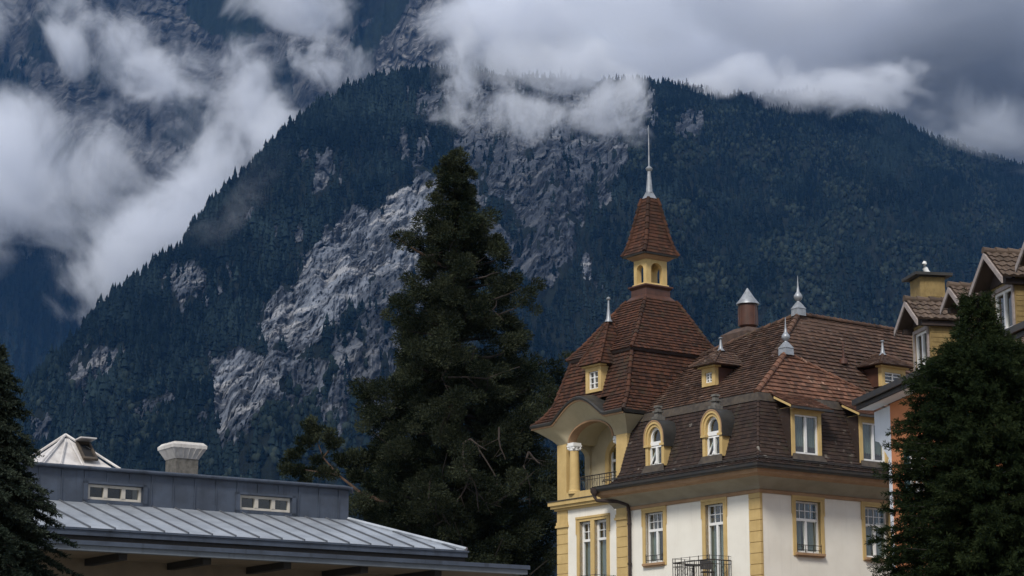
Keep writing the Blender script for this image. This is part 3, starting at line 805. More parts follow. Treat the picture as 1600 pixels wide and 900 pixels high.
lc = MB(); lc.frustum(rect((8.38, 9.19, 2.2, 3.28, 19.79)), rect((8.26, 9.31, 2.06, 3.42, 19.88))); lc.frustum(rect((8.26, 9.31, 2.06, 3.42, 19.88)), rect((8.23, 9.34, 2.03, 3.45, 19.92)))
lc.build('lantern_cornice', M['ochre'], lao)
lg = MB(); lg.frustum(rect((8.13, 9.44, 1.93, 3.55, 19.92)), rect((8.11, 9.46, 1.91, 3.57, 19.98))); lg.build('eave_gutter', M['gutter'], lao)
sp = MB(); S0 = (8.13, 9.44, 1.93, 3.55, 19.99); S1 = (8.22, 9.35, 2.06, 3.42, 20.25); S1b = (8.31, 9.26, 2.19, 3.29, 20.65); S2 = (8.58, 8.99, 2.52, 2.96, 22.2)
tier(sp, S0, S1, .13, .14, .022); tier(sp, S1, S1b, .13, .14, .022); tier(sp, S1b, S2, .13, .14, .022)
sp.build('spire', M['tile_red'], lao)
f = MB(); fc = P(8.785, 2.74, 0)
f.frustum(rect((8.57, 9.0, 2.51, 2.97, 22.14)), rect((8.7, 8.87, 2.65, 2.83, 22.5)))
f.lathe(fc, [(0.13, 22.45), (0.1, 22.8), (0.075, 23.1), (0.06, 23.28), (0.12, 23.34), (0.135, 23.4), (0.07, 23.46), (0.032, 23.5), (0.022, 24.3), (0.01, 25.1)], 12)
f.build('finial', M['zincwhite'], lao, smooth=True)
# dormer on the tower roof
hip_dormer(LF, -9.1, -8.2, 14.55, 15.48, 0.12, -0.9, 1.7, None, -0.62, 0.95, 'tile_red', over=0.2, side='yellow')
# eyebrow eave with coved vault
UC, HW = 8.95, 1.55
def bump(u): x = (u - UC) / HW; return 0.0 if abs(x) >= 1 else (0.5 + 0.5 * math.cos(math.pi * x)) ** 0.58
def zin(u): x = (u - UC) / 1.33; return 12.86 + (0.0 if abs(x) >= 1 else 0.72 * math.sqrt(1 - x * x))
us = np.linspace(10.94, 6.86, 61)
def uo(u): return UC + (u - UC) * (1.3 if u < UC else 1.36)
rows = []
for t in np.linspace(0, 1, 9):
    rows.append([P(u + (uo(u) - u) * t, -0.6 * t, zin(u) * (1 - t ** 0.8) + (13.46 + 0.74 * bump(uo(u))) * t ** 0.8) for u in us])
cv = MB()
for A, B in zip(rows[:-1], rows[1:]): cv.loft(A, B)
for t0, t1 in zip(np.linspace(0, 1, 7)[:-1], np.linspace(0, 1, 7)[1:]):
    fa = lambda t: [P(6.86 - 0.57 * t, -0.6 * t, 12.86 + 0.6 * t ** 0.8), P(6.86 - 0.57 * t, 5, 12.86 + 0.6 * t ** 0.8)]
    cv.loft(fa(t0), fa(t1))
    fb = lambda t: [P(10.94 + 0.76 * t, -0.6 * t, 12.86 + 0.6 * t ** 0.8), P(10.94 + 0.76 * t, 5, 12.86 + 0.6 * t ** 0.8)]
    cv.loft(fb(t0), fb(t1))
cv.build('eaves_cove', M['cream'], villa, smooth=True)
ue = np.linspace(11.74, 6.28, 81)
def edge(v, dz): return [P(u, v, 13.46 + dz + 0.74 * bump(u)) for u in ue]
eb = MB(); eb.loft(edge(-0.6, -0.005), edge(-0.64, 0.0)); eb.loft(edge(-0.64, 0.0), edge(-0.65, 0.06)); eb.build('eave_trim', M['ochre'], villa)
ed = MB()
ed.loft(edge(-0.65, 0.06), edge(-0.7, 0.065)); ed.loft(edge(-0.7, 0.065), edge(-0.72, 0.14)); ed.loft(edge(-0.72, 0.14), edge(-0.66, 0.19)); 
ub = [u for u in ue if abs(u - UC) < HW + 0.06]
ed.loft([P(u, -0.66, 13.65 + 0.74 * bump(u)) for u in ub], [P(u, 0.75, 13.73 + 0.9 * bump(u)) for u in ub])
ed.loft([P(6.28, -0.62, 13.5), P(6.28, 5.4, 13.5)], [P(6.24, -0.66, 13.62), P(6.24, 5.4, 13.62)]); ed.loft([P(6.24, -0.66, 13.62), P(6.24, 5.4, 13.62)], [P(6.34, -0.6, 13.64), P(6.34, 5.4, 13.64)])
ed.loft([P(11.74, -0.62, 13.5), P(11.74, 5.4, 13.5)], [P(11.78, -0.66, 13.62), P(11.78, 5.4, 13.62)])
ed.build('eyebrow_hood', M['lead'], villa)
ea = MB()   # inner edge of the arch
A = [(P(UC + 1.33 * math.cos(w_), 0, 12.86 + 0.72 * math.sin(w_)), P(UC + 1.27 * math.cos(w_), 0, 12.86 + 0.66 * math.sin(w_))) for w_ in np.linspace(0, math.pi, 31)]
off = Vector((0, -0.06, 0)); bk = Vector((0, 0.3, 0))
for (p, q), (p2, q2) in zip(A[:-1], A[1:]):
    ea.face([p + off, p2 + off, q2 + off, q + off]); ea.face([q + off, q2 + off, q2 + bk, q + bk]); ea.face([p + off, p2 + off, p2 + bk, p + bk])
ea.build('arch_trim', M['ochre'], villa)
# loggia
lo = MB()
lo.box(LF, -10.94, -6.86, -0.5, 0.0, 10.46, 11.0)                                    # floor beam
lo.box(LF, -10.95, -10.4, -0.45, 0.03, 10.84, 12.86); lo.box(LF, -7.46, -6.86, -0.45, 0.03, 10.84, 12.86)   # corner piers
lo.box(LF, -6.9, -6.86, -5, -0.45, 10.46, 13.0)                                      # right flank
lo.box(LF, -10.4, -7.46, 0.0, 0.03, 10.84, 11.06)
lo.box(LF, -10.94, -6.86, -5, -1.62, 10.45, 11.0)
lo.build('loggia_piers', M['yellow'], villa)
ls = MB()
SFR = Fr(P(10.94, 0, 0), (0, 1, 0), (-1, 0, 0))
arch_wall(ls, SFR, 0.2, 1.3, 11.0, 13.1, 0.74, 0.5, 11.02, 12.5, 0.35, -0.3, 0.0)
BFR = Fr(P(0, 1.3, 0), (1, 0, 0), (0, -1, 0))
BWC = -9.0
arch_wall(ls, BFR, -10.94, -6.9, 11.0, 13.6, BWC, 0.55, 11.02, 12.35, 0.5, -0.3, 0.0)
ls.box(LF, -10.94, -6.9, -1.3, -0.02, 10.98, 11.02)
ls.loft([P(u, 0.0, zin(u) + 0.01) for u in us], [P(u, 1.3, zin(u) + 0.05) for u in us])
ls.build('loggia_wall', M['cream'], villa)
ar = MB(); arch_ring(ar, BFR, BWC, 0.53, 0.75, 11.02, 12.35, 0.48, 0.7, -0.2, 0.04); ar.build('loggia_arch_surround', M['yellow'], villa)
window(villa, BFR, BWC - 0.54, BWC + 0.54, 11.03, 12.8, d=-0.12, lights=2, transom=12.25, bars=(1, 1), curtain=1.0, fw=0.07, name='loggia_door')
for (u, v) in ((10.08, 0.1), (7.62, 0.3)):
    co = MB(); b = P(u, v, 0)
    co.lathe(b, [(0.24, 11.0), (0.24, 11.1), (0.2, 11.14), (0.19, 11.3), (0.165, 12.6)], 16)
    c_ = co.build('column', M['yellow'], villa, smooth=True)
    cp = MB(); cp.lathe(b, [(0.175, 12.58), (0.19, 12.61), (0.175, 12.63), (0.2, 12.73)], 12); finial(cp, b, 0, 0, square=[(0.2, 12.73, 0.2, 12.79), (0.18, 12.79, 0.18, 12.87)])
    for x in (-1, 1):
        for y in (-1, 1): cp.lathe(b + Vector((x * .15, y * .15, 0)), [(.03, 12.62), (.06, 12.67), (.03, 12.73)], 6)
    cp.build('capital', M['winwhite'], c_)
rl = MB(); railing(rl, [P(9.75, 0.12, 0), P(7.5, 0.12, 0)], 11.02, 11.58, 0.14, 0.0); rl.build('loggia_railing', M['iron'], villa)
cn = MB()
for (d_, z0, z1) in ((0.1, 10.44, 10.52), (0.2, 10.52, 10.62), (0.27, 10.62, 10.76)):
    cn.box(LF, -10.96 - d_, -7.62, -0.3, d_, z0, z1); 
cn.build('cornice', M['yellow'], villa)
cf = MB(); cf.box(LF, -11.26, -7.62, -0.1, 0.3, 10.76, 10.79); cf.build('cornice_flashing', M['gutter'], villa)
# balconies
def balcony(u0, u1, dep, ztop, zfl, name='balcony'):
    s = MB(); s.box(LF, -u1, -u0, 0.0, dep, zfl - 0.16, zfl); s.box(LF, -u1 + .08, -u0 - .08, 0, dep - .1, zfl - 0.3, zfl - 0.16)
    o = s.build(name, M['stone'], villa)
    r_ = MB(); railing(r_, [P(u1 - .03, -0.02, 0), P(u1 - .03, -dep + .04, 0), P(u0 + .03, -dep + .04, 0), P(u0 + .03, -0.02, 0)], zfl, ztop, 0.11)
    r_.build('railing', M['iron'], o)
balcony(1.42, 3.35, 1.0, 7.98, 7.18)
balcony(7.52, 9.75, 1.0, 7.74, 6.9)

# ------------------------------------------------------------------ things on the balconies
Mv = Matrix.Translation((8.097, 72.0, 0)) @ Matrix.Rotation(math.atan2(-0.811, 0.585), 4, 'Z')
ta = empty('bistro_table', Mv @ P(2.75, -0.55, 7.18), 0, 'small dark bistro table behind the iron railing of the corner-side balcony', 'table')
b = MB(); b.lathe((0, 0, 0), [(0.29, 0.69), (0.3, 0.7), (0.3, 0.72), (0.29, 0.73)], 18); b.build('table_top', M['iron'], ta)
b = MB(); b.lathe((0, 0, 0), [(0.025, 0.12), (0.02, 0.69)], 8)
for k in range(3): b.tube([(0, 0, 0.14), (0.14 * math.cos(k * 2.1), 0.14 * math.sin(k * 2.1), 0.1), (0.24 * math.cos(k * 2.1), 0.24 * math.sin(k * 2.1), 0.012)], 0.014, 5)
b.build('pedestal', M['iron'], ta)
def chair(loc, rz, label, mat):
    c = empty('balcony_chair', loc, rz, label, 'chair', 'chairs on the villa balconies')
    b = MB(); b.box(Fr((0, 0, 0), (1, 0, 0), (0, 1, 0)), -0.2, 0.2, -0.2, 0.2, 0.43, 0.46); b.build('seat', mat, c)
    b = MB(); b.prism([(-0.2, 0.2, 0.55), (0.2, 0.2, 0.55), (0.2, 0.27, 0.86), (-0.2, 0.27, 0.86)], (0, 0.02, 0)); b.build('backrest', mat, c)
    for x in (-0.18, 0.18):
        for y in (-0.18, 0.19):
            b = MB(); b.tube([(x, y, 0.01), (x, y, 0.44)] + ([(x, 0.26, 0.86)] if y > 0 else []), 0.013, 5); b.build('leg', M['iron'], c)
chair(Mv @ P(2.1, -0.5, 7.18), R(-54 + 60), 'dark metal chair beside the bistro table on the corner-side balcony', M['iron'])
chair(Mv @ P(8.1, -0.55, 6.9), R(-54 + 170), 'salmon cushioned chair behind the iron railing of the tower balcony', M['cushion'])
# PART3
# ================================================================== ORANGE HOUSE
rz3 = math.atan2(-0.982, 0.187)
house = empty('orange_house', (11.38, 67.0, 0), rz3, 'salmon orange house with boarded gable dormers and a chimney behind the spruce', 'house')
Mh = Matrix.Translation((11.38, 67.0, 0)) @ Matrix.Rotation(rz3, 4, 'Z')
HF = Fr((0, 0, 0), (1, 0, 0), (0, -1, 0))
w = MB(); w.box(HF, 0.58, 16, -9, 0.0, 0, 12.15); w.build('wall', M['orange'], house)
w = MB(); w.prism([HF(-0.8, 0, 12.1), HF(0.575, 0, 12.1), HF(0.575, 0, 10.35), HF(0.3, 0, 10.55), HF(-0.45, 0, 11.12), HF(-0.8, 0, 11.2)], (0, 4, 0)); w.build('side_wall', M['sidewhite'], house)
w = MB(); w.box(HF, 0.35, 0.575, -0.6, 0.02, 0, 10.5); w.build('corner_strip', M['sidewhite'], house)
w = MB(); w.face([HF(-0.3, 0.6, 12.42), HF(16, 0.6, 12.42), HF(16, -4.5, 14.1), HF(-0.3, -4.5, 14.1)])
w.face([HF(-0.3, 0.62, 12.3), HF(16, 0.62, 12.3), HF(16, -9, 12.3), HF(-0.3, -9, 12.3)]); w.face([HF(-0.3, -9, 12.3), HF(16, -9, 12.3), HF(16, -4.5, 14.1), HF(-0.3, -4.5, 14.1)])
w.face([HF(-0.3, 0.6, 12.42), HF(-0.3, -4.5, 14.1), HF(-0.3, -9, 12.3), HF(-0.3, 0.6, 12.3)])
w.face([HF(16, 0.6, 12.3), HF(16, 0.6, 12.42), HF(16, -4.5, 14.1), HF(16, -9, 12.3)])
tiles(w, [HF(-0.3, 0.58, 12.44), HF(16, 0.58, 12.44), HF(16, -4.5, 14.12), HF(-0.3, -4.5, 14.12)], 0.3, 0.24, 0.035, wave=0.04)
w.build('roof', M['tile_pan'], house)
w = MB(); w.box(HF, -0.8, 16, 0.02, 0.55, 12.16, 12.22); w.build('soffit', M['sidewhite'], house)
w = MB()
for (d0, d1, z0, z1) in ((0.5, 0.56, 12.16, 12.4), (0.56, 0.7, 12.3, 12.47), (0.52, 0.6, 12.47, 12.52)): w.box(HF, -0.85, 16, d0, d1, z0, z1)
w.build('eave_gutter', M['gutter'], house)
def gable_dormer(am, hw, zr, ze, zw, back, win):
    d = MB(); c0, c1 = am - hw * 0.72, am + hw * 0.72; wa0, wa1 = win
    zt = ze + 0.02
    for (a0, a1, z0, z1) in ((c0, wa0, 12.5, zt), (wa1, c1, 12.5, zt), (wa0, wa1, zw[1], zt), (wa0, wa1, 12.5, zw[0])):
        if a1 > a0: d.box(HF, a0, a1, -0.12, 0, z0, z1)
    d.box(HF, c0, c0 + 0.06, back, -0.12, 12.4, zt); d.box(HF, c1 - 0.06, c1, back, -0.12, 12.4, zt)
    k = 0
    while 12.6 + k * 0.14 < zt:
        d.box(HF, c1, c1 + 0.012, back, -0.03, 12.6 + k * 0.14, 12.6 + k * 0.14 + 0.125); k += 1
    o = d.build('gable_dormer', M['board'], house)
    g_ = MB(); g_.prism([HF(c0, 0.05, zt), HF(c1, 0.05, zt), HF(am, 0.05, zr - 0.12)], (0, 0.1, 0)); g_.build('gable_panel', M['brownwood'], o)
    t_ = MB(); t_.box(HF, c1 - .02, c1 + 0.16, back, 0.3, ze - 0.16, ze - 0.02); t_.box(HF, c0 - 0.16, c0 + .02, back, 0.3, ze - 0.16, ze - 0.02); t_.build('eave_beam', M['brownwood'], o)
    r_ = MB(); ov = 0.46
    sl = (zr - ze) / (hw)
    for s_ in (-1, 1):
        poly = [HF(am + s_ * hw, ov, ze), HF(am + s_ * hw, back, ze), HF(am, back, zr), HF(am, ov, zr)]
        tiles(r_, poly, 0.27, 0.24, 0.035, out=Vector((s_, 0, 0.8)), wave=0.045)
    hip(r_, [HF(am, ov + 0.03, zr), HF(am, back, zr)], 0.1, 0.36)
    r_.build('dormer_roof', M['tile_pan'], o)
    b_ = MB()
    for s_ in (-1, 1):
        b_.prism([HF(am, ov + 0.05, zr - 0.02), HF(am + s_ * (hw + 0.03), ov + 0.05, ze - 0.03), HF(am + s_ * (hw + 0.03), ov + 0.05, ze - 0.2), HF(am, ov + 0.05, zr - 0.19)], (0, 0.045, 0))
    b_.build('bargeboard', M['bargeboard'], o)
    wo = window(house, HF, wa0, wa1, zw[0], zw[1], d=-0.06, lights=2, curtain=0.0, fw=0.07, name='dormer_window')
    fr_m = MB()
    for (a0, a1, z0, z1) in ((wa0 - 0.1, wa0, zw[0] - 0.08, zw[1] + 0.1), (wa1, wa1 + 0.1, zw[0] - 0.08, zw[1] + 0.1), (wa0, wa1, zw[1], zw[1] + 0.1)): fr_m.box(HF, a0, a1, 0.004, 0.05, z0, z1)
    fr_m.build('surround', M['bargeboard'], wo)
gable_dormer(3.42, 0.9, 14.78, 14.06, (12.72, 13.85), -2.2, (2.9, 3.9))
gable_dormer(6.8, 0.62, 14.5, 14.0, (12.9, 13.7), -1.6, (6.5, 7.1))
gable_dormer(9.35, 1.08, 14.9, 14.02, (12.75, 13.85), -3.0, (8.8, 10.0))
gable_dormer(12.4, 1.0, 14.95, 14.1, (12.75, 13.85), -2.6, (11.9, 12.9))
cpos = Mh.inverted() @ at(1450, 470, 66.5)
ch = MB(); fr_c = Fr((cpos.x, cpos.y, 0), (1, 0, 0), (0, -1, 0)); zc_ = cpos.z
ch.box(fr_c, -0.42, 0.42, -0.4, 0.4, 12.6, zc_ + 0.66)
ch.box(fr_c, 0.42, 0.43, -0.25, 0.25, zc_ + 0.05, zc_ + 0.58)
cho = ch.build('chimney', M['board'], house)
cp = MB(); cp.box(fr_c, -0.6, 0.6, -0.6, 0.6, zc_ + 0.69, zc_ + 0.78); cp.box(fr_c, -0.45, 0.45, -0.43, 0.43, zc_ + 0.66, zc_ + 0.69); cp.build('chimney_cap', M['lead'], cho)
wl = Mh.to_3x3().inverted()
rt = wl @ Vector((1, 0, 0))
cw = MB(); bz = Vector((cpos.x, cpos.y, zc_ + 0.78))
cw.tube([bz + rt * 0.08, bz + rt * 0.06 + Vector((0, 0, 0.05)), bz - rt * 0.0 + Vector((0, 0, 0.13)), bz - rt * 0.055 + Vector((0, 0, 0.24)), bz - rt * 0.07 + Vector((0, 0, 0.38)), bz - rt * 0.05 + Vector((0, 0, 0.46))], [0.1, 0.09, 0.08, 0.085, 0.08, 0.045], 10)
cw.build('cowl', M['cowl'], cho, smooth=True)
sh = MB(); sh.box(HF, 1.7, 2.2, 0.005, 0.05, 9.2, 10.7)
for k in range(18): sh.box(HF, 1.74, 2.16, 0.05, 0.07, 9.25 + k * 0.08, 9.25 + k * 0.08 + 0.045)
sh.build('shutter', M['teal'], house)
window(house, HF, 2.25, 3.25, 9.2, 10.7, d=0.03, lights=2, curtain=0.6, name='window')

# ================================================================== HALL WITH METAL ROOF
rz2 = math.atan2(0.559, 0.829)
hall = empty('metal_roofed_hall', (-1.055, 50.0, 0), rz2, 'low hall with bright standing seam roof and blue grey clerestory', 'hall')
GF = Fr((0, 0, 0), (1, 0, 0), (0, -1, 0)); AL = -17.0
def zr_(d): return 6.22 + 0.87 * (-d) / 3.0
r_ = MB()
r_.face([GF(AL, 0.03, 6.22), GF(0, 0.03, 6.22), GF(-1.33, -3, 7.09), GF(AL, -3, 7.09)])
r_.face([GF(0, 0.03, 6.22), GF(0, -9, 6.22), GF(-1.33, -6, 7.09), GF(-1.33, -3, 7.09)])
a = -0.28
while a > AL:
    top = -3.0 if a < -1.33 else a / -1.33 * -3.0
    top = max(-3.0, -3.0 * min(1, -a / 1.33))
    b0, b1 = GF(a - 0.016, 0.03, zr_(0)), GF(a + 0.012, 0.03, zr_(0)); t0, t1 = GF(a - 0.012, top, zr_(top)), GF(a + 0.012, top, zr_(top)); up = Vector((0, 0, 0.035))
    r_.frustum([b0, b1, t1, t0], [b0 + up, b1 + up, t1 + up, t0 + up], m=1); a -= 0.55
r_.tube([GF(0.0, 0.05, 6.25), GF(-1.33, -3, 7.12)], 0.045, 6)
r_.build('seam_roof', [M['zinclight'], M['seam']], hall)
f_ = MB(); f_.box(GF, AL, 0.03, -0.1, 0.06, 6.06, 6.215); f_.box(GF, AL, 0.05, 0.0, 0.09, 6.17, 6.21); f_.build('fascia', M['zincblue'], hall)
f_ = MB(); f_.box(GF, AL, 0.0, -0.3, 0.0, 5.9, 6.06); f_.build('shadow_gap', M['timber'], hall)
f_ = MB(); f_.box(GF, AL, 1.51, -9, 0.32, 5.9, 5.925); f_.box(GF, AL, 1.53, 0.3, 0.36, 5.84, 5.93); f_.build('lower_roof', M['zincblue'], hall)
f_ = MB(); f_.box(GF, AL, 1.5, 0.1, 0.3, 5.73, 5.9); f_.box(GF, 1.4, 1.51, -9, 0.1, 5.74, 5.9); f_.build('lower_fascia', M['fascia'], hall)
f_ = MB(); f_.box(GF, AL, 1.4, -9, 0.1, 5.745, 5.8); f_.build('soffit', M['soffit'], hall)
f_ = MB(); f_.box(GF, AL, 0.6, -9, -1.7, 0, 5.745); f_.build('wall', M['soffit'], hall)
for k in range(8):
    f_ = MB(); a = -0.75 - 1.9 * k
    f_.box(GF, a - 0.09, a + 0.09, -1.7, 0.05, 5.6, 5.745); f_.build('beam', M['timber'], hall)
c_ = MB(); WN = [(-7.87, -6.6, 7.17, 7.5), (-4.17, -2.87, 7.17, 7.5), (-11.5, -10.2, 7.17, 7.5)]
C0 = Fr((0, 3.0, 0), (1, 0, 0), (0, -1, 0))
holed_wall(c_, C0, AL, -1.33, 7.0, 7.8, WN, depth=0.15)
c_.face([C0(-1.33, 0, 7.0), C0(-1.33, -5, 7.0), C0(-1.33, -5, 7.8), C0(-1.33, 0, 7.8)])
c_.face([C0(AL, 0, 7.0), C0(AL, -5, 7.0), C0(AL, -5, 7.8), C0(AL, 0, 7.8)])
a = -1.6
while a > AL:
    if not any(w_[0] - 0.03 < a < w_[1] + 0.03 for w_ in WN): c_.box(C0, a - 0.01, a + 0.01, 0.0, 0.025, 7.07, 7.79)
    else: c_.box(C0, a - 0.01, a + 0.01, 0.0, 0.025, 7.56, 7.79)
    a -= 0.53
for w_ in WN:
    for (a0, a1, z0, z1) in ((w_[0] - 0.12, w_[0] - .02, 7.1, 7.56), (w_[1] + .02, w_[1] + 0.12, 7.1, 7.56), (w_[0] - 0.12, w_[1] + 0.12, 7.51, 7.56), (w_[0] - 0.12, w_[1] + 0.12, 7.08, 7.15)): c_.box(C0, a0, a1, 0.002, 0.05, z0, z1)
c_.build('clerestory', M['zincblue'], hall)
for w_ in WN:
    window(hall, C0, *w_, d=-0.07, lights=3, curtain=0.0, fw=0.055, name='clerestory_window', fmat='ivory')
t_ = MB(); t_.box(C0, AL, -1.28, -5.5, 0.1, 7.8, 7.86)
t_.tube([C0(AL, 0.1, 7.84), C0(-1.5, 0.1, 7.84), C0(-1.3, 0.08, 7.82), C0(-1.25, 0.0, 7.74)], 0.04, 8)
k = -1.6
while k > AL: t_.box(C0, k - 0.25, k + 0.2, -0.3, 0.06, 7.86, 7.88); k -= 0.9
t_.build('clerestory_roof', M['zincblue'], hall)
# roof vent
v_ = MB(); vc = Fr((-4.22, 6.0, 0), (1, 0, 0), (0, -1, 0))
def oc(h, z, cut=0.3): return [vc(x * h * (1 if abs(y) < 1 else 1 - cut), -y * h * (1 if abs(x) == 1 and abs(y) < 1 else 1), z) for x, y in ()] or [vc(h * math.cos(q) * k, h * math.sin(q) * k, z) for q, k in [(i * math.pi / 4 + math.pi / 8, 1.12) for i in range(8)]]
sq = lambda h, z: [vc(-h, -h, z), vc(h, -h, z), vc(h, h, z), vc(-h, h, z)]
v_.frustum(sq(0.29, 7.8), sq(0.29, 8.66))
vo = v_.build('roof_vent', M['stone'], hall)
v2 = MB(); v2.frustum(sq(0.3, 8.62), sq(0.43, 8.86)); v2.frustum(sq(0.44, 8.86), sq(0.445, 8.94)); v2.frustum(sq(0.44, 8.94), sq(0.37, 9.01))
for x in np.linspace(-.4, .4, 5): v2.prism([vc(x * .55 - .01, .302, 8.63), vc(x * .55 + .01, .302, 8.63), vc(x * .8 + .01, .435, 8.86), vc(x * .8 - .01, .435, 8.86)], (0, -.012, -.01))
v2.build('vent_hood', M['ventwhite'], vo)
# pyramid skylight with its hatch open
s_ = MB(); pc = Fr((-7.2, 6.0, 0), (1, 0, 0), (0, -1, 0))
q4 = lambda h, z: [pc(-h, -h, z), pc(h, -h, z), pc(h, h, z), pc(-h, h, z)]
s_.frustum(q4(0.95, 7.85), q4(0.95, 8.15)); s_.frustum(q4(0.9, 8.12), q4(0.05, 8.9))
for x in (-1, 1):
    for y in (-1, 1): s_.tube([pc(x * .97, y * .97, 8.16), pc(0, 0, 9.0)], 0.03, 6)
for k in (-.5, .05): s_.tube([pc(k, 0.965, 8.17), pc(k * .15, 0.2, 8.86)], 0.018, 5)
so_ = s_.build('pyramid_skylight', M['skywhite'], hall)
h_ = MB()
hp = lambda a, t, o: pc(a, 0.97 - 0.92 * t + o * .65, 8.15 + 0.83 * t + o * .75)
for (a0, a1, t0, t1) in ((0.12, 0.17, 0.2, 0.75), (0.43, 0.48, 0.2, 0.75), (0.17, 0.43, 0.2, 0.26), (0.17, 0.43, 0.7, 0.75)):
    h_.frustum([hp(a0, t0, .01), hp(a1, t0, .01), hp(a1, t1, .01), hp(a0, t1, .01)], [hp(a0, t0, .07), hp(a1, t0, .07), hp(a1, t1, .07), hp(a0, t1, .07)])
h_.face([hp(.17, .26, .02), hp(.43, .26, .02), hp(.43, .7, .02), hp(.17, .7, .02)], m=1)
h_.build('roof_hatch', [M['leadwarm'], M['dark']], so_)
h_ = MB(); k0, k1 = hp(.1, .76, .06), hp(.5, .76, .06); oo = Vector((0, -0.34, 0.03)); h_.prism([k0, k1, k1 + oo, k0 + oo], (0, 0, 0.03)); h_.build('hatch_lid', M['skywhite'], so_)

# ================================================================== TREES
def blades(base, dirs, ln, wd):
    """diamond-shaped leaf tufts as (verts, quads)"""
    n = len(base)
    dirs = dirs / np.linalg.norm(dirs, axis=1, keepdims=True)
    rnd = rng.normal(size=(n, 3)); side = np.cross(dirs, rnd); side /= np.linalg.norm(side, axis=1, keepdims=True) + 1e-9
    mid = base + dirs * (ln * 0.5)[:, None]
    v = np.stack([base, mid + side * wd[:, None], base + dirs * ln[:, None], mid - side * wd[:, None]], 1).reshape(-1, 3)
    f = np.arange(4 * n).reshape(n, 4)
    return v, f


def prof_fn(tab, Yd, cx):
    zs = []; L = []; Rr = []
    for y, xl, xr in tab:
        p = at(xl, y, Yd); q = at(xr, y, Yd); zs.append(p.z); L.append(cx - p.x); Rr.append(q.x - cx)
    zs, L, Rr = map(np.array, (zs, L, Rr)); o = np.argsort(zs)
    zs, L, Rr = zs[o], L[o], Rr[o]
    return lambda z, ca: np.interp(z, zs, Rr) * (0.5 + 0.5 * ca) + np.interp(z, zs, L) * (0.5 - 0.5 * ca)

# --- giant sequoia behind the hall
SY = 88.0
tp = at(710, 232, SY); scx = tp.x
seq = empty('sequoia_tree', (scx, SY, 0), 0, 'tall dark giant sequoia with bare twisted branches between the hall and the villa', 'tree')
tab = [(232, 707, 713), (250, 694, 727), (275, 680, 738), (300, 668, 745), (325, 668, 738), (345, 660, 770), (372, 640, 776), (400, 652, 796), (440, 645, 812), (480, 634, 826), (500, 592, 828), (525, 580, 838), (545, 606, 846), (570, 606, 868), (600, 578, 878), (640, 570, 868), (680, 580, 880), (720, 560, 880), (760, 560, 895), (800, 560, 900), (850, 590, 900), (950, 620, 880), (1100, 650, 800)]
ext = prof_fn(tab, SY, scx)
tr = MB()
tr.tube([(0, 0, 0), (0, 0, 2), (0.1, 0, 8), (0.05, 0, 15), (0, 0, 20), (0.03, 0, 24), (0, 0, tp.z - 0.6)], [1.25, 0.85, 0.62, 0.4, 0.24, 0.11, 0.03], 12)
clumps = []   # centre, radius, growth direction
nl = 185
for i in range(nl):
    z = 3.0 + (tp.z - 3.6) * (i / (nl - 1)) ** 0.88
    az = i * 2.39996 + random.uniform(-.4, .4); ca = math.cos(az)
    L = float(ext(z, ca)) * random.choice([0.72, 0.85, 0.95, 1.0, 1.05])
    if L < 0.25: continue
    dx, dy = math.cos(az), math.sin(az)
    rise = -0.18 * L if z < 18 else 0.05 * L
    pts = []
    for t in np.linspace(0, 1, 7):
        wob = 0.1 * L * math.sin(t * 5 + i)
        pts.append((dx * L * t - dy * wob * t, dy * L * t + dx * wob * t, z + rise * math.sin(t * math.pi * 0.8) + 0.22 * L * (t ** 3) - 0.05 * L))
    r0 = 0.035 + 0.02 * L
    tr.tube(pts, [r0, r0 * .85, r0 * .7, r0 * .55, r0 * .4, r0 * .28, r0 * .12], 5, m=1)
    nc = max(2, int(L * 3.3))
    for k in range(nc):
        t = 0.32 + 0.68 * (k + random.random()) / nc
        j = min(5, int(t * 6)); f_ = t * 6 - j
        p = Vector(pts[j]).lerp(Vector(pts[j + 1]), f_)
        sp_ = 0.09 + 0.11 * L * (1.1 - abs(t - 0.6))
        p += Vector((random.gauss(0, sp_), random.gauss(0, sp_), random.gauss(0.05, sp_ * 0.6)))
        clumps.append((p, random.uniform(0.3, 0.62) * (0.46 if z > tp.z - 1.3 else 0.55 if z > tp.z - 3.5 else 0.85 if z > tp.z - 8 else 1), Vector((dx, dy, 0.35))))
for i in range(150):     # dense leader
    z = tp.z - 0.1 - 4.2 * random.random() ** 0.8; az = random.uniform(0, math.tau); rr = float(ext(z, math.cos(az))) * random.uniform(0.1, 0.85)
    clumps.append((Vector((math.cos(az) * rr, math.sin(az) * rr, z)), random.uniform(.1, .26), Vector((math.cos(az) * .5, math.sin(az) * .5, 0.8))))
for i in range(190):     # inner fill of the lower crown
    z = random.uniform(2.5, 13.5); az = random.uniform(0, math.tau); rr = float(ext(z, math.cos(az))) * random.uniform(0.25, 0.9)
    clumps.append((Vector((math.cos(az) * rr, math.sin(az) * rr, z)), random.uniform(0.3, 0.52), Vector((math.cos(az), math.sin(az), 0.2))))
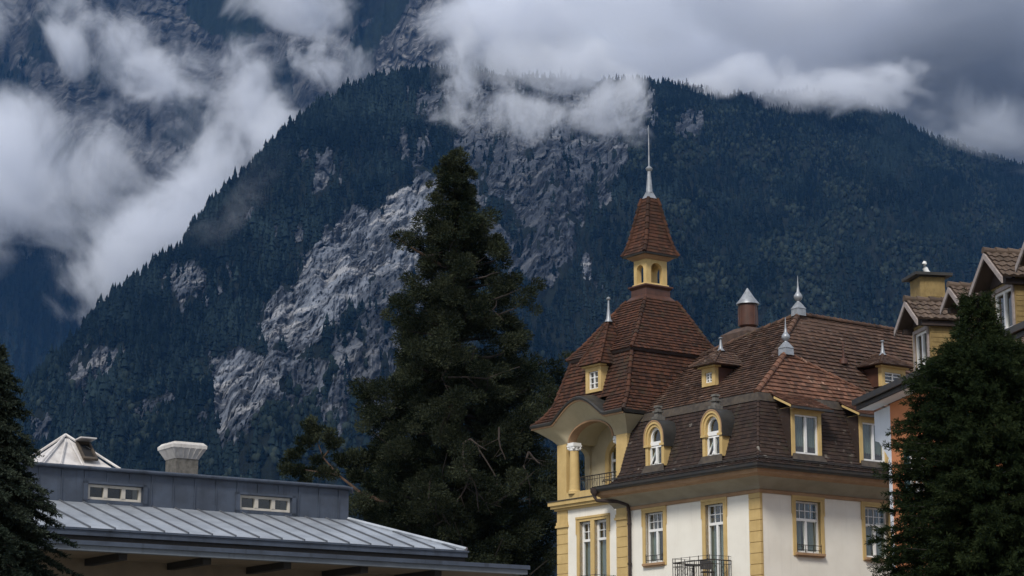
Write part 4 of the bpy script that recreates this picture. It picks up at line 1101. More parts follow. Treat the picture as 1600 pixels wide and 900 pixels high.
# the long low limb that turns up left of the hall roof, and the stray limb half way up
def wp(x, y, dy=0.0):
    p = at(x, y, SY + dy); return (p.x - scx, dy, p.z)
lim = [wp(690, 800), wp(640, 792, -1), wp(600, 785, -1.2), wp(562, 770, -1.4), wp(546, 756, -1.4), wp(528, 742, -1.4), wp(505, 715, -1.3), wp(492, 680, -1.2)]
tr.tube(lim, [0.16, 0.13, 0.11, 0.08, 0.055, 0.04, 0.03, 0.015], 7)
tr.tube([wp(528, 742, -1.4), wp(480, 735, -1.4), wp(460, 728, -1.4)], [0.05, 0.03, 0.012], 5)
tr.tube([wp(505, 715, -1.3), wp(520, 695, -1.3), wp(518, 680, -1.2)], [0.04, 0.02, 0.01], 5)
for (x, y, r) in ((484, 668, .28), (496, 676, .28), (476, 688, .36), (466, 704, .3), (512, 684, .26), (520, 694, .28), (456, 716, .26), (452, 733, .3), (468, 738, .3), (496, 716, .26), (505, 738, .28), (484, 745, .3), (520, 738, .3), (536, 726, .36), (552, 722, .4), (570, 716, .4), (590, 724, .45), (560, 744, .4), (580, 752, .45), (600, 740, .5), (575, 790, .4), (592, 800, .45), (610, 770, .45)):
    for k in range(5): clumps.append((Vector(wp(x, y, -1.3)) + Vector([random.gauss(0, .13) for _ in range(3)]), r * random.uniform(.6, 1.0), Vector((-0.2, -0.2, 0.9))))
tr.tube([wp(700, 420), wp(665, 400, -.4), wp(640, 385, -.6), wp(622, 372, -.7)], [0.08, 0.06, 0.04, 0.015], 5)
for (x, y) in ((618, 372), (626, 366), (634, 376), (628, 384), (645, 384), (640, 370)):
    clumps.append((Vector(wp(x, y, -.6)), 0.22, Vector((-.5, 0, .6))))
tr.build('trunk', [M['bark'], M['darkbark']], seq, smooth=True)
B = []; D = []; Ln = []; Wd = []; Tn = []
for p, r, d in clumps:
    m = int(340 * (r / 0.4) ** 1.6) + 30
    c = rng.normal(size=(m, 3)); c /= np.linalg.norm(c, axis=1, keepdims=True); rad = r * rng.random(m) ** 0.45
    b = np.array(p) + c * (rad * 0.85)[:, None] * np.array([1.15, 1.15, 0.85])
    dd = c * 0.9 + np.array(d) * 0.7 + rng.normal(size=(m, 3)) * 0.35
    B.append(b); D.append(dd); Ln.append(rng.uniform(0.07, 0.17, m)); Wd.append(rng.uniform(0.014, 0.028, m))
    Tn.append(np.repeat(np.clip(rng.normal(0.36, 0.2, m) + rng.normal(0, 0.2), 0, 1), 4))
v, f = blades(*map(np.concatenate, (B, D, Ln, Wd)))
raw_mesh('crown', v, f, M['seq'], seq, attrs={'tint': np.concatenate(Tn)})
# dead branches hanging in front of the lower crown
dead = [[(724, 693, -3.2), (722, 720, -3.4), (733, 742, -3.5), (745, 768, -3.6), (768, 805, -3.6)], [(733, 742, -3.5), (720, 775, -3.5), (712, 790, -3.4)], [(745, 768, -3.6), (748, 800, -3.6)],
        [(724, 693, -3.2), (735, 686, -3.3), (748, 702, -3.3), (772, 740, -3.3), (776, 768, -3.3)], [(735, 686, -3.3), (760, 703, -3.3)], [(780, 668, -3), (782, 700, -3.1), (790, 718, -3.1)],
        [(826, 706, -2.8), (818, 728, -2.8), (828, 760, -2.8), (828, 795, -2.8)], [(826, 706, -2.8), (840, 722, -2.8), (855, 730, -2.8)], [(676, 740, -3.2), (670, 775, -3.3), (676, 800, -3.3)], [(692, 803, -3.4), (704, 822, -3.5)],
        [(705, 565, -2), (690, 590, -2.2), (700, 610, -2.2)], [(700, 590, -2.4), (760, 592, -2.4), (812, 573, -2.2)], [(745, 494, -1.3), (770, 484, -1.3), (776, 470, -1.2)], [(730, 440, -.8), (760, 432, -.9), (780, 426, -.9)],
        [(668, 400, -.8), (700, 390, -.5)], [(860, 640, -2.5), (842, 655, -2.6), (835, 675, -2.6)]]
for k in dead:
    b_ = MB(); pts = [Vector(wp(*q)) for q in k]
    pp = []
    for a_, b2 in zip(pts[:-1], pts[1:]):
        for t in (0, .5): pp.append(a_.lerp(b2, t) + Vector([random.gauss(0, .045) for _ in range(3)]) * (t > 0))
    pp.append(pts[-1])
    b_.tube(pp, list(np.linspace(0.045, 0.014, len(pp))), 5)
    for q in pp[1:-1]:
        if random.random() < .6: b_.tube([q, q + Vector((random.gauss(0, .3), random.gauss(0, .2), -random.uniform(.1, .5)))], [0.016, 0.006], 4)
    b_.build('dead_branch', M['deadwood'], seq, smooth=True)

# --- needle trees close to the camera
def needle_tree(root, tab, Yd, cx, ztop, nbr, twig, ndl, mat, droop, zlow, needle_len, needle_w, trunk_r, spread=1.0, fill=0):
    e = prof_fn(tab, Yd, cx); t_ = MB()
    t_.tube([(0, 0, 0), (0, 0, ztop * .5), (0, 0, ztop - .15)], [trunk_r, trunk_r * .6, 0.012], 10)
    TB = []; TD = []; TL = []; TT = []
    for i in range(nbr):
        z = zlow + (ztop - zlow - 0.12) * (i / (nbr - 1)) ** 0.95
        az = i * 2.39996 + random.uniform(-.3, .3); ca = math.cos(az)
        L = float(e(z, ca)) * random.choice([0.68, 0.8, 0.9, 0.96, 1.0, 1.06]) + 0.04
        d = Vector((math.cos(az), math.sin(az), 0)); s = Vector((-d.y, d.x, 0))
        pts = [d * (L * t) + Vector((0, 0, z + L * 0.12 * t - droop * L * t * t + 0.25 * droop * L * t ** 4)) for t in np.linspace(0, 1, 6)]
        t_.tube(pts, list(np.linspace(0.012 + 0.008 * L, 0.004, 6)), 4)
        tone = random.gauss(0, .12)
        n = max(3, int(twig * L))
        for k in range(n):
            t = 0.22 + 0.78 * (k + random.random()) / n
            j = min(4, int(t * 5)); p = pts[j].lerp(pts[j + 1], t * 5 - j)
            sd = random.choice((-1, 1)); ln = (0.34 - 0.16 * t) * random.uniform(.7, 1.25) * spread
            dr = (d * random.uniform(0.5, 1.0) + s * sd * random.uniform(.35, 1.0) + Vector((0, 0, random.uniform(-.35, .3) - droop * .6))).normalized()
            TB.append(p); TD.append(dr); TL.append(ln); TT.append(tone)
            if ln > .2:
                for q in range(2):
                    TB.append(p + dr * ln * random.uniform(.35, .75)); TD.append((dr + Vector([random.gauss(0, .55) for _ in range(3)])).normalized()); TL.append(ln * .55); TT.append(tone + .05)
        TB.append(pts[-2]); TD.append((pts[-1] - pts[-2]).normalized()); TL.append((pts[-1] - pts[-2]).length + .12); TT.append(tone + .1)
    t_.build('trunk', M['darkbark'], root, smooth=True)
    TB, TD, TL, TT = np.array(TB), np.array(TD), np.array(TL), np.array(TT)
    m = len(TB)
    u = rng.random((m, ndl)); u[:, 0] = 1.0
    b = TB[:, None, :] + TD[:, None, :] * (TL[:, None] * u)[..., None]
    rd = rng.normal(size=(m, ndl, 3)); rd -= (rd * TD[:, None, :]).sum(-1, keepdims=True) * TD[:, None, :]; rd /= np.linalg.norm(rd, axis=-1, keepdims=True)
    dd = TD[:, None, :] * 0.85 + rd * 0.75
    ln = needle_len * rng.uniform(.7, 1.2, (m, ndl)) * (1.15 - .4 * u)
    wd = np.full((m, ndl), needle_w)
    v1, f1 = blades(b.reshape(-1, 3), dd.reshape(-1, 3), ln.ravel(), wd.ravel())
    v2, f2 = blades(TB, TD, TL, np.full(m, 0.006))
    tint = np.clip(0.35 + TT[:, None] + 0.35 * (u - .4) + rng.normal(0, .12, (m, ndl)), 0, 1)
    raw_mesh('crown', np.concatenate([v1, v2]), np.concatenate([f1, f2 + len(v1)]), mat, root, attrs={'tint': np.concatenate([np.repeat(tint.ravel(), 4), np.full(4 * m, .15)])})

YS = 36.0; p = at(1527, 452, YS); p2 = at(1535, 700, YS)
sp_ = empty('spruce_tree', (p.x, YS, 0), 0, 'dense dark green spruce at the right, standing in front of the orange house', 'tree')
tabS = [(452, 1524, 1530), (480, 1521, 1531), (505, 1514, 1543), (528, 1503, 1558), (546, 1474, 1588), (560, 1454, 1606), (578, 1440, 1620), (610, 1432, 1632), (650, 1421, 1645), (700, 1406, 1660), (740, 1398, 1670), (800, 1384, 1690), (850, 1376, 1700), (900, 1366, 1710), (1000, 1350, 1730), (1130, 1340, 1740)]
needle_tree(sp_, tabS, YS, p.x, p.z, 640, 22, 18, M['spruce'], 0.1, 1.2, 0.085, 0.007, 0.17)
YL = 30.0; p = at(-45, 520, YL)
le = empty('drooping_conifer', (p.x, YL, 0), 0, 'dark drooping conifer cut by the left edge in front of the hall', 'tree')
tabL = [(470, -50, -40), (520, -70, -12), (560, -95, 14), (600, -115, 26), (640, -125, 30), (680, -140, 48), (720, -150, 70), (760, -165, 84), (800, -180, 98), (850, -190, 108), (900, -200, 124), (1000, -215, 140), (1130, -215, 140)]
needle_tree(le, tabL, YL, p.x, at(-45, 470, YL).z, 620, 44, 18, M['yew'], 0.55, 1.2, 0.06, 0.008, 0.15, spread=0.75)

# ================================================================== MOUNTAINS
gm = NT('ground_paled_for_bounce'); gm.pbr(gm.mix(gm.ramp(gm.noise(gm.obj(), 0.05, 6), .35, .65), (0.16, 0.16, 0.14), (0.22, 0.215, 0.19)), 0.95)  # unseen ground, colour made paler to bounce light up to the hall soffit
bpy_me = MB(); bpy_me.face([(-30000, -30000, -0.05), (30000, -30000, -0.05), (30000, 30000, -0.05), (-30000, 30000, -0.05)])
tag(bpy_me.build('ground', gm.m), 'flat valley floor below the buildings', None, None, 'structure')

def pip(x, y, poly):
    ins = np.zeros(x.shape, bool); n = len(poly)
    for i in range(n):
        x0, y0 = poly[i]; x1, y1 = poly[(i + 1) % n]
        if y0 == y1: continue
        c = ((y0 > y) != (y1 > y)) & (x < (x1 - x0) * (y - y0) / (y1 - y0) + x0)
        ins ^= c
    return ins

ROCK = [[(398, 525), (410, 478), (440, 452), (470, 428), (468, 398), (490, 376), (530, 345), (560, 328), (600, 312), (640, 284), (668, 282), (690, 300), (700, 330), (690, 372), (650, 400), (620, 420), (585, 432), (562, 445), (545, 480), (510, 510), (470, 560), (440, 524), (418, 538)],
        [(338, 560), (360, 538), (382, 546), (432, 562), (442, 580), (432, 622), (400, 652), (362, 695), (344, 690), (333, 640)], [(268, 430), (290, 412), (330, 418), (332, 455), (300, 477), (273, 470)],
        [(108, 592), (150, 532), (192, 556), (186, 582), (142, 588), (98, 642)], [(482, 590), (520, 550), (560, 530), (600, 515), (620, 560), (560, 592), (520, 602), (490, 612)],
        [(610, 213), (640, 203), (662, 240), (632, 258)], [(720, 232), (760, 213), (850, 213), (960, 213), (988, 225), (962, 282), (932, 302), (910, 332), (880, 347), (850, 332), (830, 352), (790, 302), (760, 302), (735, 264)],
        [(800, 350), (840, 338), (902, 343), (892, 402), (862, 444), (830, 432), (800, 382)], [(690, 116), (1016, 134), (1012, 190), (962, 230), (700, 230)], [(902, 415), (912, 403), (925, 412), (924, 448), (910, 452), (900, 440)],
        [(488, 238), (516, 232), (516, 282), (495, 287)], [(498, 640), (522, 628), (526, 662), (504, 672)], [(1058, 188), (1092, 186), (1094, 212), (1062, 214)], [(55, 660), (85, 640), (110, 625), (80, 680), (60, 690)],
        [(630, 140), (660, 130), (690, 150), (680, 190), (645, 200)], [(310, 640), (330, 640), (335, 690), (320, 690)], [(690, 270), (735, 262), (740, 330), (700, 340)], [(336, 405), (352, 396), (356, 415), (342, 420)], [(700, 350), (800, 352), (800, 420), (740, 430), (690, 400)], [(560, 600), (620, 590), (640, 640), (590, 690), (560, 660)], [(225, 640), (250, 600), (262, 622), (238, 668)], [(395, 330), (420, 322), (424, 345), (402, 350)], [(450, 360), (470, 350), (474, 372), (455, 378)], [(410, 520), (472, 556), (442, 585), (398, 565)], [(440, 565), (520, 542), (600, 505), (645, 520), (600, 600), (520, 640), (450, 622)], [(560, 440), (640, 400), (692, 380), (680, 470), (600, 505), (558, 500)]]

def grid_faces(n, m):
    i = np.arange(n - 1)[:, None] * m + np.arange(m - 1)[None, :]
    return np.stack([i, i + m, i + m + 1, i + 1], -1).reshape(-1, 4)

class Terrain:
    def __init__(s, sil, dist, R0, n, m, back, seed, amp, azr=(-18.5, 18.5), zb=-20, shape=1.0):
        az, el = azel([p[0] for p in sil], [p[1] for p in sil]); o = np.argsort(az)
        daz, _ = azel([p[0] for p in dist], [500] * len(dist))
        s.az0, s.az1 = R(azr[0]), R(azr[1]); A = np.linspace(s.az0, s.az1, n); S = np.linspace(0, 1 + back, m)
        E = np.interp(A, az[o], el[o]); E += 0.0022 * (fbm(A * 160, A * 0, 5, seed) - .5)
        RR = np.interp(A, daz, [p[1] for p in dist]); RR *= 1 + 0.1 * (fbm(A * 18, A * 0 + 3, 3, seed + 5) - .5)
        Z1 = RR * np.tan(E) + CZ
        AA, SS = np.meshgrid(A, S, indexing='ij')
        r = R0 + (RR[:, None] - R0) * SS; front = np.clip(SS, 0, 1); bk = np.clip(SS - 1, 0, None)
        z = zb + (Z1[:, None] - zb) * front ** shape - bk * RR[:, None] * 0.75
        env = np.clip(front * (1 - front) * 6, 0, 1) * (SS <= 1)
        X0 = AA * 60; nz = fbm(AA * 26, SS * 3.2, 6, seed + 1) - .5; nz2 = fbm(AA * 120, SS * 9, 5, seed + 2) - .5
        z = z + env * amp * (nz * 1.6 + nz2 * 0.35); r = r + env * amp * 1.1 * (fbm(AA * 34 + 5, SS * 2.5, 5, seed + 3) - .5)
        s.A, s.S, s.AA, s.SS, s.r, s.z, s.n, s.m, s.front = A, S, AA, SS, r, z, n, m, front

    def verts(s): return np.stack([np.sin(s.AA) * s.r, np.cos(s.AA) * s.r, s.z], -1)

sil = [(-700, 900), (-300, 790), (-60, 690), (40, 612), (120, 530), (200, 446), (236, 418), (270, 398), (310, 345), (360, 292), (430, 218), (480, 178), (530, 148), (585, 126), (640, 117), (700, 112), (800, 118), (900, 124), (1010, 127), (1070, 134), (1130, 150), (1180, 152), (1240, 144), (1300, 147), (1350, 158), (1400, 182), (1450, 212), (1520, 234), (1600, 258), (1700, 290), (2000, 390), (2300, 500)]
dist = [(-700, 2300), (0, 2700), (300, 3100), (640, 3700), (1010, 4000), (1300, 4500), (1600, 4900), (2300, 5200)]
T1_ = Terrain(sil, dist, 1500, 1000, 440, 0.12, 3, 95)
V1 = T1_.verts(); px, py = to_px(V1)
wx = px + 40 * (fbm(px / 60, py / 60, 4, 71) - .5) + 16 * (fbm(px / 11, py / 15, 3, 73) - .5); wy = py + 34 * (fbm(px / 45, py / 45, 4, 81) - .5) + 18 * (fbm(px / 11, py / 15, 3, 83) - .5)
rock = np.zeros(px.shape, bool)
tone = np.zeros(px.shape); core = np.zeros(px.shape); SH = [(0, 0), (9, 0), (-9, 0), (0, 9), (0, -9), (6, 6), (-6, 6), (6, -6), (-6, -6), (16, 0), (-16, 0), (0, 14), (0, -14)]
BR = [1, 1, .6, .55, .5, .45, .42, .4, .5, .95, .45, .5, .4, .4, .4, .5, .5, .6, .35, .45, .4, .5, .5, .6, .42, .48]
for qi, q in enumerate(ROCK):
    tone = np.maximum(tone, BR[qi] * pip(wx, wy, q))
    cn = sum(pip(wx + sx, wy + sy, q).astype(float) for sx, sy in SH) / len(SH); core = np.maximum(core, cn)
gully = fbm(px / 9 + py / 40, py / 75, 4, 93)      # wooded gullies cut down through the cliffs
tone = np.where(tone > 0, tone, .45) + .35 * (fbm(px / 30, py / 40, 4, 95) - .5)
rk = np.clip((core + (1.5 + 1.6 * (tone < .7)) * (fbm(px / 15, py / 24, 5, 91) - .5) - .3 - np.clip(.75 - tone, 0, 1) * np.clip((gully - .5) * 8, -.2, 1.4)) * 4, 0, 1) * (core > 0) * (T1_.SS <= 1.0)
# cliffs: push fluted relief into the bare rock
fl = (fbm(px / 13 + py / 60, py / 55, 5, 101) - .5); st = fbm(px / 60, (py + px * .25) / 9, 4, 103) - .5; blk = np.abs(fbm(px / 26, py / 30, 4, 107) - .5)
fin = fbm(px / 5, py / 9, 3, 111) - .5
def plates(x, y, seed):
    # cracked plates: a random level per Voronoi cell, plus the distance to its seam
    xi, yi = np.floor(x), np.floor(y); d1 = np.full(x.shape, 9.); d2 = d1.copy(); lv = np.zeros(x.shape)
    for a in (-1, 0, 1):
        for b in (-1, 0, 1):
            cx_, cy_ = xi + a, yi + b
            d = np.hypot(cx_ + _h(cx_, cy_, seed) - x, cy_ + _h(cx_, cy_, seed + 9) - y); r_ = _h(cx_, cy_, seed + 23)
            nw = d < d1; d2 = np.where(nw, d1, np.minimum(d2, d)); lv = np.where(nw, r_, lv); d1 = np.minimum(d, d1)
    return lv - .5, np.clip((d2 - d1) * 5, 0, 1)
ru, rv = px * .86 + py * .5, py * .86 - px * .5
w1 = fbm(px / 20, py / 20, 4, 131) - .5
pl, sm = plates(ru / 15 + w1 * 1.6, rv / 34 + w1, 141); pl2, sm2 = plates(ru / 6 + w1 * 2, rv / 11 + w1, 143)
T1_.r = T1_.r + rk * (pl * 22 + (1 - sm) * 9 + pl2 * 8 + (1 - sm2) * 4)
dr_ = rk * (fl * 22 - blk * 24 + fin * 14)
T1_.r = T1_.r + dr_; T1_.z = T1_.z + rk * (pl * 8)
rockd = NT('mountain_rock_and_forest_floor')
def mountain_mat(t, floor1, floor2, rock1, rock2, rock3, mix_veg=None):
    o = t.pos(); a = t.attr('rock')
    def dirn(e1, e2, s1, s2, det, ro, ds):
        # streaked noise: long along e2, short along e1
        a1 = t.n('ShaderNodeVectorMath', operation='DOT_PRODUCT'); t.l(o, a1.inputs[0]); a1.inputs[1].default_value = e1
        a2 = t.n('ShaderNodeVectorMath', operation='DOT_PRODUCT'); t.l(o, a2.inputs[0]); a2.inputs[1].default_value = e2
        cb = t.n('ShaderNodeCombineXYZ'); t.l(t.math('MULTIPLY', a1.outputs['Value'], s1), cb.inputs[0]); t.l(t.math('MULTIPLY', a2.outputs['Value'], s2), cb.inputs[1])
        return t.noise(cb.outputs[0], 1.0, det, ro, ds)
    n1 = dirn((0.86, 0, -0.5), (0.5, 0, 0.86), 0.03, 0.007, 10, 0.68, 0.12)
    n2 = dirn((-0.25, 0, 1), (1, 0, 0.25), 0.05, 0.011, 9, 0.7, 0.15); n3 = t.noise(o, 0.1, 8, 0.72)
    c = t.mix(t.ramp(n1, 0.4, 0.62), rock1, rock2); c = t.mix(t.math('MULTIPLY', t.ramp(n2, 0.5, 0.6), .8), c, rock3)
    vo = t.n('ShaderNodeTexVoronoi', feature='F1'); t.l(t.scalev(o, 1, .6, .7), vo.inputs['Vector']); vo.inputs['Scale'].default_value = 0.045
    wnv = t.n('ShaderNodeSeparateColor'); t.l(vo.outputs['Color'], wnv.inputs[0])
    c = t.mix(t.math('MULTIPLY', wnv.outputs[0], .5), c, tuple(k * .7 for k in rock2)); vd = vo.outputs['Distance']
    c = t.mix(t.math('MULTIPLY', t.ramp(n3, 0.5, 0.7), .45), c, rock1)
    c = t.mix(t.ramp(t.attr('tone'), 0.35, 0.85), t.mix(0.78, c, tuple(k * .8 for k in rock1)), c)
    fl_ = t.mix(t.ramp(t.noise(o, 0.03, 7, .65), .35, .65), floor1, floor2)
    vg = t.ramp(t.math('ADD', t.math('MULTIPLY', a, 1.0), t.math('MULTIPLY', t.math('SUBTRACT', n1, .5), 0.9)), 0.34, 0.5)
    col = t.mix(vg, fl_, c)
    if mix_veg: col = t.mix(t.math('MULTIPLY', t.attr('grass'), t.ramp(n3, .3, .6)), col, mix_veg)
    n4 = t.noise(t.scalev(o, 1, 1, 0.6), 0.32, 6, 0.7)
    rg = t.math('ABSOLUTE', t.math('SUBTRACT', dirn((0.86, 0, -0.5), (0.5, 0, 0.86), 0.022, 0.0045, 7, 0.62, 0.1), 0.5))
    col = t.mix(t.math('MULTIPLY', t.math('MULTIPLY', t.math('SUBTRACT', 1.0, t.ramp(rg, 0.004, 0.04)), vg), .9), col, tuple(c_ * .35 for c_ in rock1))
    col = t.mix(t.math('MULTIPLY', t.math('MULTIPLY', t.ramp(n4, .5, .66), vg), .45), col, rock1)
    bh = t.math('ADD', t.math('ADD', t.math('SUBTRACT', t.math('MULTIPLY', n1, .45), t.math('MULTIPLY', vd, .3)), t.math('MULTIPLY', n2, .3)), t.math('ADD', t.math('MULTIPLY', n3, .5), t.math('ADD', t.math('MULTIPLY', n4, .3), t.math('MULTIPLY', t.ramp(rg, 0.0, 0.05), .25))))
    t.pbr(col, 0.95, bh, 1.0, 16.0, 0, 0.1)
    return t.m
mm = mountain_mat(rockd, (0.007, 0.011, 0.01), (0.014, 0.02, 0.016), (0.06, 0.07, 0.09), (0.33, 0.36, 0.42), (0.64, 0.63, 0.63))
fm_ = tag(raw_mesh('forested_mountain', T1_.verts().reshape(-1, 3), grid_faces(T1_.n, T1_.m), mm, smooth=True, attrs={'rock': rk, 'grass': rk * 0, 'tone': tone}), 'dark forested mountain with pale cliff bands', None, None, 'structure')

gf = grid_faces(T1_.n, T1_.m); fm_.data.polygons.foreach_set('use_smooth', rk.reshape(-1)[gf].mean(1) < .3)   # bare rock is faceted

# --- forest on the front mountain
def cone_tree():
    v = [(0, 0, 1.0)]; f = []; k = 7
    tiers = [(1.0, .62, .1), (.78, .36, .155), (.52, .06, .21)]
    v = []; rd = random.Random(5)
    for (zt, zb_, r) in tiers:
        b = len(v); v.append((0, 0, zt))
        for i in range(k):
            rr = r * rd.uniform(.65, 1.2); w_ = i * math.tau / k + rd.uniform(-.3, .3)
            v.append((rr * math.cos(w_), rr * math.sin(w_), zb_ + rd.uniform(-.05, .06)))
        for i in range(k): f.append((b, b + 1 + i, b + 1 + (i + 1) % k))
    return np.array(v), np.array(f)

def round_tree():
    bm = bmesh.new(); bmesh.ops.create_icosphere(bm, subdivisions=1, radius=0.5); rd = random.Random(9)
    for q in bm.verts: q.co *= rd.uniform(.6, 1.25); q.co.z = q.co.z * 1.2 + .5
    v = np.array([q.co[:] for q in bm.verts]); f = np.array([[q.index for q in fc_.verts] for fc_ in bm.faces]); bm.free()
    return v, f

def scatter(T, count, seed, prob):
    g_ = np.random.default_rng(seed)
    fa = g_.random(count) * (T.n - 1.001); fs = g_.random(count) * ((T.m - 1) * 1 / T.S[-1] * 1.004)
    i = fa.astype(int); j = np.minimum(fs.astype(int), T.m - 2); u = (fa - i)[:, None]; w_ = (fs - j)[:, None]
    VV = T.verts()
    Pp = (VV[i, j] * (1 - u) + VV[i + 1, j] * u) * (1 - w_) + (VV[i, j + 1] * (1 - u) + VV[i + 1, j + 1] * u) * w_
    x, y = to_px(Pp)
    keep = prob(g_, i, j, x, y, Pp)
    return Pp[keep], x[keep], y[keep]

def plant(name, label, tmpl, Pp, h, wfac, tint, mat):
    tv, tf = tmpl; n = len(Pp); g_ = np.random.default_rng(5)
    an = g_.random(n) * math.tau; c, s_ = np.cos(an), np.sin(an)
    xy = tv[None, :, :2] * (h * wfac)[:, None, None]
    X = xy[..., 0] * c[:, None] - xy[..., 1] * s_[:, None]; Y = xy[..., 0] * s_[:, None] + xy[..., 1] * c[:, None]; Z = tv[None, :, 2] * h[:, None] - 0.5
    v = (np.stack([X, Y, Z], -1) + Pp[:, None, :]).reshape(-1, 3)
    f = (tf[None] + (np.arange(n) * len(tv))[:, None, None]).reshape(-1, 3)
    o = raw_mesh(name, v, f, mat, attrs={'tint': np.repeat(tint, len(tv))})
    return tag(o, label, None, None, 'stuff')

def vis(x, y): return (x > -120) & (x < 1720) & (y > -20) & (y < 800)
rk_s = rk
def p_con(g_, i, j, x, y, Pp):
    dist_ = np.linalg.norm(Pp, axis=1)
    bl = (fbm(x / 70, y / 50, 4, 211) > 0.56) & (x > 1000) & (y > 230)
    return vis(x, y) & (np.maximum(rk_s[i, j], rk_s[i, np.minimum(j + 9, T1_.m - 1)]) < .3 + .8 * (g_.random(len(x)) < .05) * (tone[i, j] < .72)) & (g_.random(len(x)) < np.clip((dist_ / 4200) ** 1.6, .12, 1)) & ~(bl & (g_.random(len(x)) < .8))
Pc, xc, yc = scatter(T1_, 120000, 21, p_con)
hh = rng.uniform(8, 19, len(Pc)) * np.exp(rng.normal(0, .16, len(Pc))) * (0.7 + .7 * fbm(xc / 30, yc / 30, 3, 301)) * np.where(xc < 700, 1.05, .85)
tint = np.clip(0.3 + 1.5 * (fbm(xc / 60, yc / 45, 4, 311) - .5) + rng.normal(0, .26, len(Pc)) + .2 * np.clip((xc - 1000) / 500, 0, 1) * np.clip((yc - 280) / 150, 0, 1), 0, 1)
plant('conifer_forest', 'dark conifer forest covering the near mountain', cone_tree(), Pc, hh, rng.uniform(.85, 1.35, len(Pc)), tint, M['forest'])
def p_br(g_, i, j, x, y, Pp):
    bl = (fbm(x / 70, y / 50, 4, 211) > 0.53) & (x > 980) & (y > 170)
    lo_ = (y > 560) & (fbm(x / 40, y / 30, 3, 217) > .5)
    return vis(x, y) & (rk_s[i, j] < .3) & (bl | lo_) & (g_.random(len(x)) < .42)
Pb, xb, yb = scatter(T1_, 90000, 33, p_br)
tint = np.clip(0.45 + 1.2 * (fbm(xb / 50, yb / 40, 4, 411) - .5) + rng.normal(0, .22, len(Pb)), 0, 1)
plant('broadleaf_forest', 'paler broadleaf woods mixed into the right slope', round_tree(), Pb, rng.uniform(6, 12, len(Pb)), rng.uniform(.6, .95, len(Pb)), tint, M['broad'])

# --- the high cliff behind
silb = [(-700, -160), (300, -170), (600, -160), (690, -120), (715, -20), (760, 60), (860, 160), (1000, 260), (1200, 400), (1500, 600)]
distb = [(-700, 7200), (0, 7000), (400, 6600), (640, 6000), (720, 6200), (1000, 6500), (1500, 6800)]
T2_ = Terrain(silb, distb, 4300, 620, 460, 0.05, 40, 330, azr=(-18.5, 9), zb=-600, shape=0.9)
V2 = T2_.verts(); px2, py2 = to_px(V2)
bu = pip(px2 + 26 * (fbm(px2 / 30, py2 / 30, 4, 5) - .5), py2 + 30 * (fbm(px2 / 30, py2 / 30, 4, 6) - .5), [(572, 118), (598, 60), (640, -60), (712, -60), (735, 40), (712, 105), (640, 118), (600, 126)])
gs = pip(px2 + 22 * (fbm(px2 / 30, py2 / 30, 4, 7) - .5), py2 + 22 * (fbm(px2 / 30, py2 / 30, 4, 8) - .5), [(540, 88), (570, 40), (612, 0), (655, -40), (640, 10), (610, 52), (575, 92)]) | pip(px2, py2 + 24 * (fbm(px2 / 20, py2 / 20, 4, 9) - .5), [(300, -30), (420, -30), (430, 30), (400, 60), (330, 55), (290, 20)])
veg = fbm(px2 / 75, py2 / 60, 5, 55)
rk2 = np.clip(0.62 - (veg - .5) * 2.4 - .75 * gs + .6 * bu - np.clip((py2 - 330) / 120, 0, 1) * .7, 0, 1)
fl2 = fbm(px2 / 16, py2 / 90, 5, 121) - .5; st2 = fbm(px2 / 120, (py2 - px2 * .12) / 7, 4, 123) - .5
T2_.r = T2_.r + (T2_.SS < 1) * (fl2 * 130 + st2 * 60 * rk2); T2_.z = T2_.z + (T2_.SS < 1) * st2 * 40 * rk2
cm = NT('high_cliff')
cmm = mountain_mat(cm, (0.008, 0.011, 0.01), (0.016, 0.02, 0.016), (0.035, 0.036, 0.04), (0.2, 0.2, 0.21), (0.36, 0.35, 0.34), mix_veg=(0.012, 0.019, 0.011))
tag(raw_mesh('cliff_mountain', T2_.verts().reshape(-1, 3), grid_faces(T2_.n, T2_.m), cmm, smooth=True, attrs={'rock': rk2, 'grass': gs.astype(float), 'tone': .5 + .5 * bu + .5 * (fbm(px2 / 50, py2 / 30, 4, 96) - .5)}), 'high grey rock face rising behind the forested mountain into the clouds', None, None, 'structure')

def p_back(g_, i, j, x, y, Pp):
    return (x > -120) & (x < 560) & (y > 60) & (y < 700) & (rk2[i, j] < .42) & ((y > 300) | (g_.random(len(x)) < .5))
Pk, xk, yk = scatter(T2_, 60000, 51, p_back)
tint = np.clip(0.2 + 1.2 * (fbm(xk / 60, yk / 45, 4, 611) - .5) + rng.normal(0, .2, len(Pk)), 0, 1)
plant('conifer_forest', 'dark wooded foot of the high cliff below the valley cloud', cone_tree(), Pk, rng.uniform(14, 24, len(Pk)), rng.uniform(.9, 1.5, len(Pk)), tint, M['forest'])

